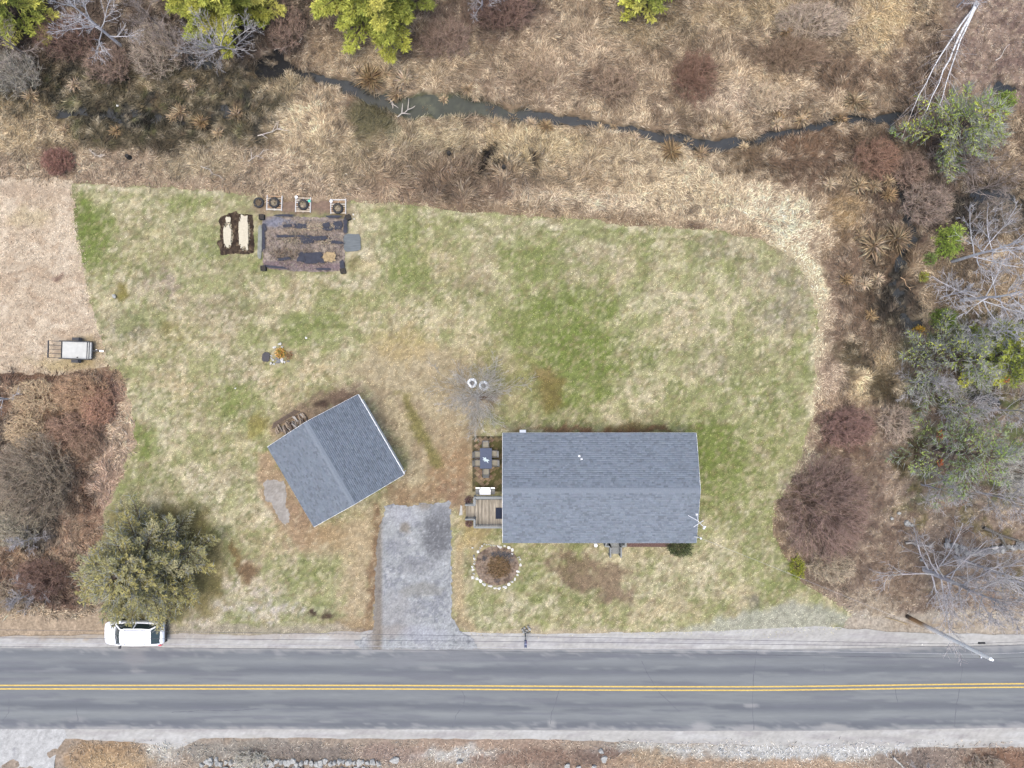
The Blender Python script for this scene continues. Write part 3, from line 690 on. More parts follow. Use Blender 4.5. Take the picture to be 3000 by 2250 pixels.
def branch_segments(R_, p, d, L, r, lvl, segs, kids, up, wob, minr=0.009):
    ns = (6, 5, 3, 2)[lvl]
    p = Vector(p); d = Vector(d)
    nk = kids[lvl] if lvl < len(kids) else 0
    marks = sorted(R_.uniform(0.22, 0.98) for _ in range(nk))
    for i in range(ns):
        d = (d+Vector((R_.gauss(0, wob), R_.gauss(0, wob), R_.gauss(0, wob)+up))).normalized()
        q = p+d*(L/ns)
        ra = max(r*(1-0.7*i/ns), minr); rb = max(r*(1-0.7*(i+1)/ns), minr*0.8)
        segs[lvl].append((*p, *q, ra, rb))
        while marks and marks[0] <= (i+1)/ns+1e-6:
            m = marks.pop(0); t = m*ns-i
            c = p.lerp(q, min(max(t, 0), 1))
            rr = r*(1-0.75*m)
            cd = rot_about(d, R_.uniform(0.45, 0.95), R_.uniform(0, 2*pi))
            branch_segments(R_, c, cd, L*R_.uniform(0.28, 0.5)*(1.15-0.5*m), max(rr*0.6, 0.013), lvl+1, segs, kids, up, wob*1.15, minr)
        p = q

def bare_tree(name, label, base, H, spread, seed, col=(160,158,158), limbs=14, kids=(9, 5), h0=0.18, lean=(0, 0), r0=0.16, up=0.05, group='leafless trees', low=0.35, thick=1.0, minr=0.010, gain=1.75):
    R_ = random.Random(seed); rs = np.random.default_rng(seed)
    segs = [[], [], [], []]
    root = empty(name, base); T(root, label, 'tree', group)
    # trunk with leader
    pts = []; p = Vector((0, 0, -0.15))
    n = 8
    for i in range(n+1):
        t = i/n
        pts.append((Vector((lean[0]*t+R_.gauss(0, 0.06)*t, lean[1]*t+R_.gauss(0, 0.06)*t, -0.15+H*0.92*t)), r0*(1-0.86*t)))
    for (a, ra), (b, rb) in zip(pts[:-1], pts[1:]): segs[0].append((*a, *b, ra, rb))
    for i in range(limbs):
        t = h0+(0.98-h0)*(i+R_.random()*0.6)/limbs
        k = t*n; j = min(int(k), n-1); c = pts[j][0].lerp(pts[j+1][0], k-j)
        az_ = i*2.4+R_.uniform(-0.5, 0.5); el = low+(1.15-low)*((t-h0)/(1-h0))+R_.uniform(-0.15, 0.15)
        d = Vector((cos(az_)*cos(el), sin(az_)*cos(el), sin(el)))
        L = spread*(1.05-0.55*(t-h0)/(1-h0))*R_.uniform(0.75, 1.15)
        branch_segments(R_, c, d, L, r0*0.42*(1-0.6*t)*thick, 1, segs, (0,)+tuple(kids), up, 0.10, minr)
    def part(pname, levels, k, parent):
        nm = NM()
        for l in levels:
            if not segs[l]: continue
            a = np.array(segs[l]); kk = k if l < 2 else 3
            nm.add(frusta(a[:, :3], a[:, 3:6], a[:, 6], a[:, 7], kk), vary(rs, col, len(a), 0.3, 0.02, gain))
        return nm.build(pname, M_BARK, parent)
    part('trunk', (0,), 7, root)
    part('crown', (1, 2, 3), 5, root)
    return root

LEAF_GAIN = 2.7
def conifer(name, label, base, H, RAD, seed, cols, gain=1.0, h0=0.08, whorls=13, per=6, spray=14, leaf=0.30, lw=0.10, droop=-0.05, shape=0.9, lichen=0, tv=1.0, bark=(120,105,95), group='evergreen trees', fill=1.0, sparse=0.0):
    rs = np.random.default_rng(seed); R_ = random.Random(seed)
    root = empty(name, base); T(root, label, 'tree', group)
    tr = NM(); fo = NM(); li = NM()
    z = np.linspace(0, H*0.97, 8); r = 0.022*H*(1-0.93*np.linspace(0, 1, 8))+0.01
    P = np.stack([0.05*np.sin(z), 0.05*np.cos(z*1.3), z-0.1], 1)
    tr.add(frusta(P[:-1], P[1:], r[:-1], r[1:], 7), A(*bark))
    O = []; D = []; BC = []
    for wv in range(whorls):
        t = h0+(0.97-h0)*(wv/(whorls-1)); zc = H*t
        Lb = RAD*((1-((t-h0)/(1-h0))**1.25)**shape)*1.0+0.25
        for b in range(per):
            if R_.random() < sparse: continue
            az_ = b*2*pi/per+wv*0.9+R_.uniform(-0.35, 0.35); L = Lb*R_.uniform(0.72, 1.12); el = 0.12+0.5*t+R_.uniform(-0.12, 0.12)
            d = np.array([cos(az_)*cos(el), sin(az_)*cos(el), sin(el)]); o = np.array([0, 0, zc])
            s = np.linspace(0, 1, 5)[:, None]
            pts = o+d*L*s+np.array([0, 0, droop*L*2])*s**2
            rr = np.linspace(0.012*L+0.012, 0.008, 5)
            tr.add(frusta(pts[:-1], pts[1:], rr[:-1], rr[1:], 3), A(*bark))
            nb = max(4, int(7*L*fill)); tone = cols[R_.randrange(len(cols))]; shade = 1+tv*R_.uniform(-0.2, 0.2)
            for i in range(nb):
                q = 0.22+0.78*(i+R_.random())/nb; c = o+d*L*q+np.array([0, 0, droop*L*2*q*q])
                side = 1 if i % 2 else -1
                a2 = az_+side*R_.uniform(0.5, 1.1); sl = max(0.3, 0.42*L*(1.1-q))
                O.append(c); D.append([cos(a2)*sl, sin(a2)*sl, R_.uniform(-0.05, 0.22)*sl]); BC.append(gain*LEAF_GAIN*np.array(A(*tone))*shade*(1+tv*R_.uniform(-0.25, 0.25)))
            O.append(o+d*L*0.9+np.array([0, 0, droop*L*1.6])); D.append(d*0.5); BC.append(gain*LEAF_GAIN*np.array(A(*tone))*shade*1.1)
    O = np.array(O); D = np.array(D); BC = np.array(BC); n = len(O)
    tr.add(spikes(O, O+D, 0.012), A(*bark))
    rep = np.repeat(np.arange(n), spray); s = rs.random(len(rep))
    dn = unit(D[rep]); jit = unit(dn*1.0+rs.normal(size=(len(rep), 3))*np.array([0.75, 0.75, 0.55]))
    P0 = O[rep]+D[rep]*s[:, None]
    Lg = leaf*(0.6+0.7*rs.random(len(rep)))
    cc = BC[rep]*(0.75+0.5*rs.random((len(rep), 1)))
    fo.add(kites(P0, jit, Lg, lw*(0.7+0.6*rs.random(len(rep))), -0.06, rs, 0.5), np.clip(cc, 0.004, 0.8))
    tr.build('trunk', M_BARK, root); fo.build('crown', M_LEAF, root)
    if lichen:
        i = rs.integers(0, n, lichen); P0 = O[i]+D[i]*rs.random((lichen, 1))+np.array([0, 0, 0.12])
        dd = unit(D[i]+rs.normal(size=(lichen, 3))*0.5*np.linalg.norm(D[i], axis=1, keepdims=True)+np.array([0, 0, 0.12]))
        LL = 0.25+0.6*rs.random((lichen, 1))
        li.add(spikes(P0, P0+dd*LL, 0.016+0.014*rs.random(lichen)), vary(rs, (184,186,176), lichen, 0.35, 0.03, 1.0))
        li.build('dead_twigs', M_BARK, root)['kind'] = 'stuff'
    return root

def shrub(name, label, base, RX_, RY_, H, seed, col, stems=260, twigs=7, cat='shrub', group=None, rad=0.013, core=0.62, twl=0.30, tipcol=None):
    rs = np.random.default_rng(seed); root = empty(name, base); T(root, label, cat, group)
    m_ = sum(col)/3.0; col = tuple((m_+(c_-m_)*0.85)*f_ for c_, f_ in zip(col, (1.0, 1.015, 0.965)))
    az_ = rs.random(stems)*2*pi; u = np.sqrt(rs.random(stems)); k = 0.7+0.4*rs.random(stems)
    tip = np.stack([RX_*u*np.cos(az_), RY_*u*np.sin(az_), H*np.sqrt(np.maximum(1-u*u*0.85, 0.05))*k], 1)
    b0 = np.stack([tip[:, 0]*core+rs.normal(0, 0.08, stems), tip[:, 1]*core+rs.normal(0, 0.08, stems), np.full(stems, -0.12)], 1)
    mid = b0*0.45+tip*0.55; mid[:, 2] = tip[:, 2]*0.62+0.05; mid += rs.normal(0, 0.24, mid.shape)*np.array([1, 1, .5])
    st = NM(); r = rad*(0.8+0.7*rs.random(stems))
    c = vary(rs, col, stems, 0.45, 0.05, 3.2)
    st.add(frusta(b0, mid, r*1.3, r, 3), c); st.add(frusta(mid, tip, r, r*0.5, 3), c)
    tw = NM(); i = np.repeat(np.arange(stems), twigs); n = len(i); s = 0.15+0.85*rs.random((n, 1))
    P0 = mid[i]*(1-s)+tip[i]*s
    d = unit(unit(tip[i]-mid[i])+rs.normal(size=(n, 3))*0.85+np.array([0, 0, 0.1]))
    LL = (twl*(RX_+RY_)/2)*(0.45+0.8*rs.random((n, 1)))
    tw.add(spikes(P0, P0+d*LL, rad*0.75), vary(rs, tipcol or col, n, 0.5, 0.05, 3.2))
    st.build('stems', M_BARK, root); tw.build('twigs', M_BARK, root)
    return root

def leafy_bush(name, label, base, RX_, RY_, H, seed, cols, n=1500, leaf=0.16, lw=0.07, cat='shrub', group=None):
    rs = np.random.default_rng(seed); root = empty(name, base); T(root, label, cat, group)
    d = unit(rs.normal(size=(n, 3))); d[:, 2] = np.abs(d[:, 2]); rr = 0.35+0.65*rs.random((n, 1))**0.5
    lump = 1+0.25*np.sin(d[:, :1]*7+seed)*np.cos(d[:, 1:2]*6)
    P0 = d*rr*lump*np.array([RX_, RY_, H])
    f = NM(); ci = rs.integers(0, len(cols), n); cc = 2.3*np.array([A(*c) for c in cols])[ci]*(0.65+0.7*rs.random((n, 1)))
    f.add(kites(P0, unit(d+rs.normal(size=(n, 3))*0.6), leaf*(0.6+0.7*rs.random(n)), lw, -0.05, rs), np.clip(cc, .004, .8))
    m = 40; e = unit(rs.normal(size=(m, 3))); e[:, 2] = np.abs(e[:, 2])
    s = NM(); s.add(spikes(np.zeros((m, 3))+[0, 0, -0.1], e*np.array([RX_, RY_, H])*0.95, 0.02), A(110,92,78))
    s.build('stems', M_BARK, root); f.build('foliage', M_LEAF, root)
    return root

# ---------------------------------------------------------------- grasses
def sample(arr, X, Y):
    i = np.clip(np.searchsorted(GX, X)-1, 0, len(GX)-2); j = np.clip(np.searchsorted(GY, Y)-1, 0, len(GY)-2)
    tx = np.clip((X-GX[i])/(GX[i+1]-GX[i]), 0, 1); ty = np.clip((Y-GY[j])/(GY[j+1]-GY[j]), 0, 1)
    if arr.ndim == 3: tx = tx[:, None]; ty = ty[:, None]
    return (arr[i, j]*(1-tx)+arr[i+1, j]*tx)*(1-ty)+(arr[i, j+1]*(1-tx)+arr[i+1, j+1]*tx)*ty
GROUND_A = to_albedo(GROUND_C); LAWN_A = to_albedo(L.c); DRY_A = to_albedo(Dp.c)
BUILT = [[(775,1303),(1047,1160),(1180,1390),(922,1546)],[(1478,1272),(2034,1272),(2034,1586),(1476,1586)],[(1384,1278),(1478,1278),(1478,1548),(1360,1548),(1360,1478),(1384,1478)],DRIVE,
         [(766,632),(1022,632),(1022,800),(768,796)],[(642,616),(748,616),(748,746),(642,746)],[(1000,680),(1062,680),(1062,742),(1000,742)],[(160,990),(270,990),(270,1062),(160,1062)],
         [(780,570),(1015,570),(1015,630),(780,630)],[(772,1404),(838,1404),(850,1540),(776,1470)],[(1388,1590),(1528,1590),(1528,1724),(1388,1724)],[(795,1005),(860,1005),(860,1078),(795,1078)]]
built = np.zeros(PX.shape, bool)
for p_ in BUILT: built |= poly_sd(PX, PY, p_) > -4
BUILTF = built.astype(float)

def blades(name, n, area, keep, colfn, Lfn, wd, pitch, align, mat, label, cat, seed, tint=0.3, zfn=None):
    rs = np.random.default_rng(seed)
    x0, y0, x1, y1 = area
    X = x0+(x1-x0)*rs.random(n); Y = y0+(y1-y0)*rs.random(n)
    px = X*FPX/CAM_H+1500; py = -Y*FPX/CAM_H+1125
    k = keep(X, Y, px, py) > rs.random(n)
    X, Y, px, py = X[k], Y[k], px[k], py[k]; n = len(X)
    Lg = Lfn(px, py)*(0.55+0.8*rs.random(n))
    fl = 4*pi*fbm(px/130, py/130, 3, 55)+1.2*(fbm(px/25, py/25, 2, 3)-.5)
    az_ = fl+rs.normal(0, align, n)
    el = np.abs(rs.normal(pitch[0], pitch[1], n))
    D = np.stack([np.cos(az_)*np.cos(el), np.sin(az_)*np.cos(el), np.sin(el)], 1)
    Z = sample(ZZ, X, Y)-0.03 if zfn is None else np.full(n, zfn)
    P0 = np.stack([X, Y, Z-0.02], 1)
    c = colfn(X, Y, px, py)
    t = rs.random(n)
    c = c*(1+tint*(2*t-1))[:, None]
    nm = NM(); nm.add(kites(P0, D, Lg, wd*(0.6+0.8*rs.random(n)), 0.10, rs, 0.45), np.clip(c, .004, .85))
    o = nm.build(name, mat)
    return T(o, label, cat, kind='stuff')

def soften(c, k):
    m = c.mean(-1, keepdims=True); return m+(c-m)*k
def keep_wild(X, Y, px, py):
    k = sample(WILD, X, Y)*(1-0.96*sstep(0.35, 0.8, sample(CH, X, Y)))
    inside = (px > -40)*(px < 3040)*(py > -40)
    k = k*np.where(inside, 1.0, 0.45)
    k *= np.where((px < 400) & (py > 1085), 0.75, 1)
    k *= np.where((px > 2480) & (py > 1180), 0.22, 1)*np.where((px > 2760) & (py < 330), 0.3, 1)
    return k*(0.55+0.75*fbm(px/28, py/28, 3, 12))
def len_wild(px, py):
    l = 0.26+0.34*fbm(px/60, py/60, 3, 21)
    l = l*(1+1.3*np.exp(-((px-1350)/280.0)**2-((py-510)/75.0)**2))
    l = np.where((px < 400) & (py > 1085), l*1.25, l)
    l = np.where(((px > 2480) & (py > 1180)) | ((px > 2760) & (py < 330)), l*0.6, l)
    return np.where((px > 2240) & (px < 2460) & (py > 680), l*0.7, l)
def col_wild(X, Y, px, py):
    c = sample(GROUND_A, X, Y)
    m = c.mean(-1, keepdims=True)
    return np.clip(np.array([1.0, 1.015, 0.975])*soften(c, 0.68)*3.4*np.clip((m/0.125)**0.55, 0.35, 0.98)+0.008, 0, 0.66)
blades('meadow_grass', 960000, (-46, -19, 51, 40), keep_wild, col_wild, len_wild, 0.025, (0.14, 0.20), 0.6, M_VEG, 'matted straw coloured dead grass of the wild meadow and thickets', 'grass', 21, 0.42)
def keep_south(X, Y, px, py): return sstep(2165, 2185, py)*(0.2+0.9*fbm(px/30, py/18, 3, 12))*np.where((px < 200), 0.0, 1.0)
blades('verge_grass', 34000, (-44, -36, 46, -28.5), keep_south, col_wild, lambda px, py: 0.25+0.25*fbm(px/40, py/40, 2, 2), 0.03, (0.35, 0.3), 1.2, M_VEG, 'short dry weeds on the far verge along the stone wall', 'grass', 22, 0.3)
def keep_lawn(X, Y, px, py):
    return sample((D_LAWN > -6).astype(float), X, Y)*(1-sample(BUILTF, X, Y))*sstep(1872, 1838, py)*(0.5+0.7*fbm(px/14, py/14, 3, 5))
blades('lawn_grass', 230000, (-36, -21, 28, 17.5), keep_lawn, lambda X, Y, px, py: soften(sample(LAWN_A, X, Y), .95)*1.95, lambda px, py: 0.11+0.06*fbm(px/40, py/40, 2, 2), 0.040, (0.25, 0.25), 3.0, M_VEG, 'short patchy blades of the mown lawn', 'grass', 23, 0.34, zfn=0.01)
def keep_dry(X, Y, px, py): return sample((D_DRY > -4).astype(float), X, Y)*(1-sample(BUILTF, X, Y))*(0.4+0.6*fbm(px/14, py/14, 3, 5))
blades('field_grass', 45000, (-46, 0, -30, 18), keep_dry, lambda X, Y, px, py: soften(sample(DRY_A, X, Y), .9)*1.85, lambda px, py: 0.14+0.08*fbm(px/40, py/40, 2, 2), 0.035, (0.25, 0.25), 1.2, M_VEG, 'pale dead mown grass of the field left of the lawn', 'grass', 24, 0.35, zfn=0.01)
# fallen leaves in the woods
def leaves():
    rs = np.random.default_rng(31); n = 110000
    X = -46+97*rs.random(n); Y = -19+58*rs.random(n); px = X*FPX/CAM_H+1500; py = -Y*FPX/CAM_H+1125
    k = np.maximum(np.maximum(sstep(2440, 2540, px)*sstep(1150, 1250, py)*sstep(1800, 1780, py), sstep(2740, 2800, px)*sstep(320, 290, py)), 0.8*sstep(400, 320, px)*sstep(1300, 1420, py)*sstep(1800, 1780, py))
    k = np.maximum(k, 0.5*sstep(2560, 2700, px)*sstep(900, 1000, py)*sstep(1800, 1780, py))*sample(WILD, X, Y)
    m = k > rs.random(n); X, Y = X[m], Y[m]; n = len(X)
    az_ = rs.random(n)*2*pi; el = rs.normal(0.1, 0.35, n)
    D = np.stack([np.cos(az_)*np.cos(el), np.sin(az_)*np.cos(el), np.sin(el)], 1)
    c = soften(sample(GROUND_A, X, Y), .4)*(0.8+1.3*rs.random((n, 1)))*np.array([1.04, 1.0, .96])
    nm = NM(); nm.add(kites(np.stack([X, Y, sample(ZZ, X, Y)+0.01+0.05*rs.random(n)], 1), D, 0.09+0.08*rs.random(n), 0.06, 0.08, rs), np.clip(c, .004, .8))
    T(nm.build('leaf_litter', M_VEG), 'brown fallen leaves covering the woodland floor', 'leaves', kind='stuff')
leaves()
def zt(px, py): 
    k = CAM_H/FPX
    return float(sample(ZZ, np.array([(px-1500)*k]), np.array([-(py-1125)*k]))[0])-0.03
def G(px, py):
    v = W(px, py, 0); v.z = zt(px, py); return v
# ---------------------------------------------------------------- buildings
def gable_building(name, label, cat, c, ang, L, Wd, ez, rz, over, slate, seed, doors):
    """ridge along local x; L x Wd are the eave dimensions in plan"""
    rs = np.random.default_rng(seed)
    root = empty(name, (c[0], c[1], 0), ang); T(root, label, cat)
    hl, hw = L/2, Wd/2; il, iw = hl-over, hw-over
    slope = (rz-ez)/hw; wz = ez+slope*over-0.16
    b = MB()
    gz = rz-0.16
    b.add([(-il,-iw,-0.1),(il,-iw,-0.1),(il,iw,-0.1),(-il,iw,-0.1),(-il,-iw,wz),(il,-iw,wz),(il,iw,wz),(-il,iw,wz),(-il,0,gz),(il,0,gz)],
          [(0,1,5,4),(2,3,7,6),(3,0,4,8,7),(1,2,6,9,5),(4,5,9,8),(6,7,8,9),(0,3,2,1)])
    wall = b.build('wall', M_SIDING, root)
    b = MB(); th = 0.12
    b.add([(-hl,-hw,ez-th),(hl,-hw,ez-th),(hl,0,rz-th),(-hl,0,rz-th),(hl,hw,ez-th),(-hl,hw,ez-th),
           (-hl,-hw,ez),(hl,-hw,ez),(hl,0,rz),(-hl,0,rz),(hl,hw,ez),(-hl,hw,ez)],
          [(0,3,2,1),(3,5,4,2),(6,7,8,9),(9,8,10,11),(0,1,7,6),(4,5,11,10),(1,2,8,7),(2,4,10,8),(3,0,6,9),(5,3,9,11)])
    roof = b.build('roof', plain('roof_deck', A(120,130,148), 0.9), root)
    # shingles: every tab its own wedge, butt edge proud
    sl = math.hypot(hw, rz-ez); ex = 0.145; n = int(sl/ex)
    nrm = np.array([0, -(rz-ez)/sl*-1, hw/sl])
    V = []; C = []; base = np.array(A(*slate))
    for side in (-1, 1):
        for i in range(n+1):
            s0 = i*ex-0.02; s1 = min(s0+ex+0.04, sl)
            x = -hl-rs.random()*0.3
            while x < hl:
                wdt = rs.choice([0.13, 0.18, 0.25, 0.34]); xa = max(x, -hl-0.015); xb = min(x+wdt-0.008, hl+0.015); x += wdt
                if xb-xa < 0.03: continue
                thk = 0.008+0.012*(rs.random() < 0.45)+0.004*rs.random()
                def pt(xx, s, h):
                    t = s/sl
                    return (xx, side*(hw*(1-t))+side*h*(rz-ez)/sl, ez+(rz-ez)*t+h*hw/sl)
                V += [pt(xa, s0, thk), pt(xb, s0, thk), pt(xb, s1, 0.006), pt(xa, s1, 0.006), pt(xa, s0, 0.0), pt(xb, s0, 0.0)]
                k = rs.choice([1.0, 0.90, 1.06, 0.80, 1.1], p=[.36, .22, .2, .12, .10])*(0.95+0.1*rs.random())
                hu = np.array([1+0.012*rs.normal(), 1+0.005*rs.normal(), 1+0.012*rs.normal()])
                C += [base*k*hu]*6
    V = np.array(V); m = len(V)//6; o6 = np.arange(m)[:, None]*6
    top = o6+np.array([[0, 1, 2, 3]]); butt = o6+np.array([[4, 5, 1, 0]])
    me = raw_mesh('shingles', V, [np.concatenate([top, butt])], M_SHING, np.clip(np.array(C), .01, .8))
    sh = mobj('shingles', me, roof); sh['kind'] = 'stuff'
    b = MB(); x = -hl-0.01
    while x < hl-0.05:
        x2 = min(x+0.19, hl+0.01)
        for sd in (-1, 1):
            b.add([(x,0,rz+0.075),(x2,0,rz+0.05),(x2,sd*0.2,rz+0.05-slope*0.2),(x,sd*0.2,rz+0.075-slope*0.2),(x,0,rz),(x,sd*0.2,rz-slope*0.2)], [(0,1,2,3),(4,0,3,5)])
        x = x2
    rc = b.build('ridge_cap', plain('ridge_shingle', A(*[v-4 for v in slate]), 0.9, var=0.12, scale=12), roof); rc['kind'] = 'stuff'
    for sd in (-1, 1):
        b = MB(); b.box(-hl, sd*(hw+0.004), ez-0.16, hl, sd*(hw+0.028), ez-0.01); b.build('fascia', M_WHITE, root)
    for sd in (-1, 1):
        b = MB(); e = 0.012
        for q in (-1, 1):
            b.add([(sd*(hl+e),q*hw,ez-0.2),(sd*(hl+e),0,rz-0.2),(sd*(hl+e),0,rz-0.02),(sd*(hl+e),q*hw,ez-0.02),
                   (sd*(hl+e+.02),q*hw,ez-0.2),(sd*(hl+e+.02),0,rz-0.2),(sd*(hl+e+.02),0,rz-0.02),(sd*(hl+e+.02),q*hw,ez-0.02)],
                  [(0,1,2,3),(4,7,6,5),(0,4,5,1),(3,2,6,7),(0,3,7,4),(1,5,6,2)])
        b.build('rake_board', M_WHITE, root)
    for (kind, x, y, wd, z0, z1, face) in doors:      # openings: face is the outward axis
        fx, fy = face
        def bx(bb, a0, a1, c0, c1, d0, d1):
            if fx: bb.box(x+fx*d0, y+a0, c0, x+fx*d1, y+a1, c1)
            else: bb.box(x+a0, y+fy*d0, c0, x+a1, y+fy*d1, c1)
        if kind == 'window':
            fr = MB(); t = 0.08
            bx(fr,-wd/2-t,wd/2+t,z1,z1+t,.003,.05); bx(fr,-wd/2-t,wd/2+t,z0-t,z0,.003,.06); bx(fr,-wd/2-t,-wd/2,z0,z1,.003,.05); bx(fr,wd/2,wd/2+t,z0,z1,.003,.05)
            f = fr.build('window', M_WHITE, root)
            g = MB(); bx(g,-wd/2,wd/2,z0,(z0+z1)/2-.02,.004,.02); g.build('pane', M_GLASS, f)
            g = MB(); bx(g,-wd/2,wd/2,(z0+z1)/2+.02,z1,.004,.03); g.build('pane', M_GLASS, f)
        elif kind == 'door':
            d = MB(); bx(d,-wd/2,wd/2,z0,z1,.003,.05); dd = d.build('door', M_WHITE, root)
            h = MB(); bx(h,wd/2-.14,wd/2-.08,z0+.95,z0+1.05,.05,.11); h.build('handle', M_CHROME, dd)
        else:
            d = MB(); bx(d,-wd/2,wd/2,z0,z1,.003,.03); dd = d.build('garage_door', M_WHITE, root)
            for k in range(4):
                h = MB(); bx(h,-wd/2+.03,wd/2-.03,z0+k*(z1-z0)/4+.02,z0+(k+1)*(z1-z0)/4-.02,.03,.05); h.build('panel', M_WHITE, dd)
    return root, roof
SLATE = (151,160,171)
HC = W(1756.5, 1429.5, 2.6)
house, hroof = gable_building('house', 'long single storey house with grey shingled gable roof on the right lawn', 'house', HC, 0.0, 15.0, 8.5, 2.6, 3.75, 0.35, SLATE, 41,
    [('door',-7.15,-1.3,.95,.7,2.2,(-1,0)),('window',-7.15,1.8,1.2,1.0,2.1,(-1,0)),('door',1.35,-3.9,.95,.6,2.2,(0,-1)),('window',-4.5,-3.9,1.6,1.0,2.1,(0,-1)),('window',4.6,-3.9,1.4,1.0,2.1,(0,-1)),
     ('window',-5,3.9,1.1,1.0,2.1,(0,1)),('window',-1,3.9,1.1,1.0,2.1,(0,1)),('window',4.2,3.9,1.4,1.0,2.1,(0,1)),('window',7.15,1.2,1.1,1.0,2.1,(1,0))])
GC = W(983.5, 1350, 2.6)
garage, groof = gable_building('garage', 'square detached garage with blue grey shingled gable roof set at an angle', 'garage', GC, radians(-59.9), 7.15, 8.07, 2.6, 4.4, 0.3, SLATE, 42,
    [('garage_door',3.275,-1.9,2.7,0.05,2.2,(1,0)),('garage_door',3.275,1.9,2.7,0.05,2.2,(1,0)),('window',0.5,3.735,.9,1.1,2.0,(0,1)),('window',-3.275,1.5,.8,1.1,2.0,(-1,0))])
b = MB(); b.box(-3.57,4.065,2.47,3.57,4.125,2.57); M_GUTTER = plain('gutter_metal', (.42,.43,.44), .5)
gut = b.build('gutter', M_GUTTER, garage)
b = MB(); b.tube([(3.45,4.12,2.47),(3.45,4.1,2.3),(3.45,3.85,2.1),(3.45,3.82,0.1)], .04, 6); b.build('downspout', M_WHITE, gut)
# roof vent pipes on the house (north slope)
for (px_, py_, r, h) in [(1697,1336,.06,.32),(1704,1345,.04,.22)]:
    v = W(px_, py_, 3.2)-Vector((HC.x, HC.y, 0)); t = 1-abs(v.y)/4.25; z = 2.6+1.15*t
    b = MB(); b.tube([(v.x,v.y,z-.05),(v.x,v.y,z+h)], r, 10); p_ = b.build('vent_pipe', M_WHITE, house)
    b = MB(); b.box(v.x-.09,v.y-.09,z-.03,v.x+.09,v.y+.09,z+.035); b.build('flashing', plain('lead_flashing', (.25,.26,.28), .6), p_)
v = W(1532, 1264, 1.2)-Vector((HC.x, HC.y, 0)); b = MB(); b.box(v.x-.25,3.903,0.2,v.x+.25,4.36,0.75); b.build('heat_pump', M_WHITE, house)

# ---------------------------------------------------------------- deck, steps
def rect(px0, py0, px1, py1, z):
    a = W(px0, py0, z); c = W(px1, py1, z); return min(a.x,c.x), min(a.y,c.y), max(a.x,c.x), max(a.y,c.y)
DZ = 0.75
x0, y0, x1, y1 = rect(1388, 1464, 1478, 1543, DZ)
deck = empty('deck', ((x0+x1)/2, (y0+y1)/2, 0)); T(deck, 'weathered grey wooden deck with railings at the left end of the house', 'deck')
def loc_(p): return Vector((p[0]-deck.location.x, p[1]-deck.location.y, p[2]))
k = 0; x = x0
variants = [plain('deck_board_tone', tuple(np.array(A(190,180,163))*f), .9, var=.35, scale=2.2, stretch=(5, .8, 1), spec=.1) for f in (0.75, .95, 1.12, 1.3)]
rd = random.Random(4)
while x < x1-.02:
    b = MB(); b.box(x-deck.location.x, y0-deck.location.y, DZ-.035, min(x+.137, x1)-deck.location.x, y1-deck.location.y, DZ+rd.uniform(-.003,.003)); b.build('plank', rd.choice(variants), deck); x += .145
b = MB(); b.box(x0-deck.location.x+.03, y0-deck.location.y+.03, DZ-.24, x1-deck.location.x-.03, y1-deck.location.y-.03, DZ-.045); b.build('rim_joist', M_GREYWOOD, deck)
for (ax, ay) in ((x0+.1,y0+.1),(x1-.4,y0+.1),(x0+.1,y1-.1),(x1-.4,y1-.1)):
    b = MB(); b.box(ax-.07-deck.location.x, ay-.07-deck.location.y, -.05, ax+.07-deck.location.x, ay+.07-deck.location.y, DZ-.25); b.build('post', M_GREYWOOD, deck)
def railing(parent, off, pts, z0, z1, name='railing', cap=.14):
    """posts, balusters and a flat cap along pts (world x, y, base z)"""
    b = MB(); P_ = [Vector(p)-Vector((off[0], off[1], 0)) for p in pts]
    for p, q in zip(P_[:-1], P_[1:]):
        b.bar(p+Vector((0,0,z1)), q+Vector((0,0,z1)), cap, .04); b.bar(p+Vector((0,0,.12)), q+Vector((0,0,.12)), .05, .08)
        n = max(1, int((q-p).length/.14))
        for i in range(n+1):
            c = p.lerp(q, i/n); b.box(c.x-.018, c.y-.018, c.z+.12, c.x+.018, c.y+.018, c.z+z1-.02)
    for p in P_: b.box(p.x-.055, p.y-.055, p.z+z0, p.x+.055, p.y+.055, p.z+z1+.03)
    return b.build(name, M_GREYWOOD, parent)
RZt = DZ+.95
def wp(px, py, z=0.0, zp=RZt):
    v = W(px, py, zp); return (v.x, v.y, z)
off = deck.location
railing(deck, off, [wp(1478,1459,DZ),wp(1390,1459,DZ),wp(1390,1480,DZ)], -.2, .95, cap=.2)
railing(deck, off, [wp(1478,1545,DZ),wp(1390,1545,DZ),wp(1390,1523,DZ)], -.2, .95, cap=.16)
for i in range(3):
    a = rect(1365+i*8, 1482, 1374+i*8, 1520, .2+.18*i); b = MB(); z = .2+.18*i
    b.box(a[0]-off.x, a[1]-off.y, z-.04, a[2]-off.x, a[3]-off.y, z); b.box(a[0]-off.x+.02, a[1]-off.y+.02, -.02, a[0]-off.x+.05, a[3]-off.y-.02, z-.045); b.build('step', variants[i % 3], deck)
for py_ in (1480, 1522):
    p = Vector(wp(1390, py_, DZ)); q = Vector(wp(1364, py_, .1, 1.05)); railing(deck, off, [p, q], -.1, .93, 'stair_rail', .13)
a = rect(1452, 1487, 1474, 1520, DZ); b = MB(); b.box(0, 0, 0, a[2]-a[0], a[3]-a[1], .018)
o = b.build('door_mat', plain('navy_mat', (0.012,0.016,0.03), .9)); o.location = (a[0], a[1], DZ+.006); T(o, 'dark navy door mat lying on the wooden deck', 'door mat')
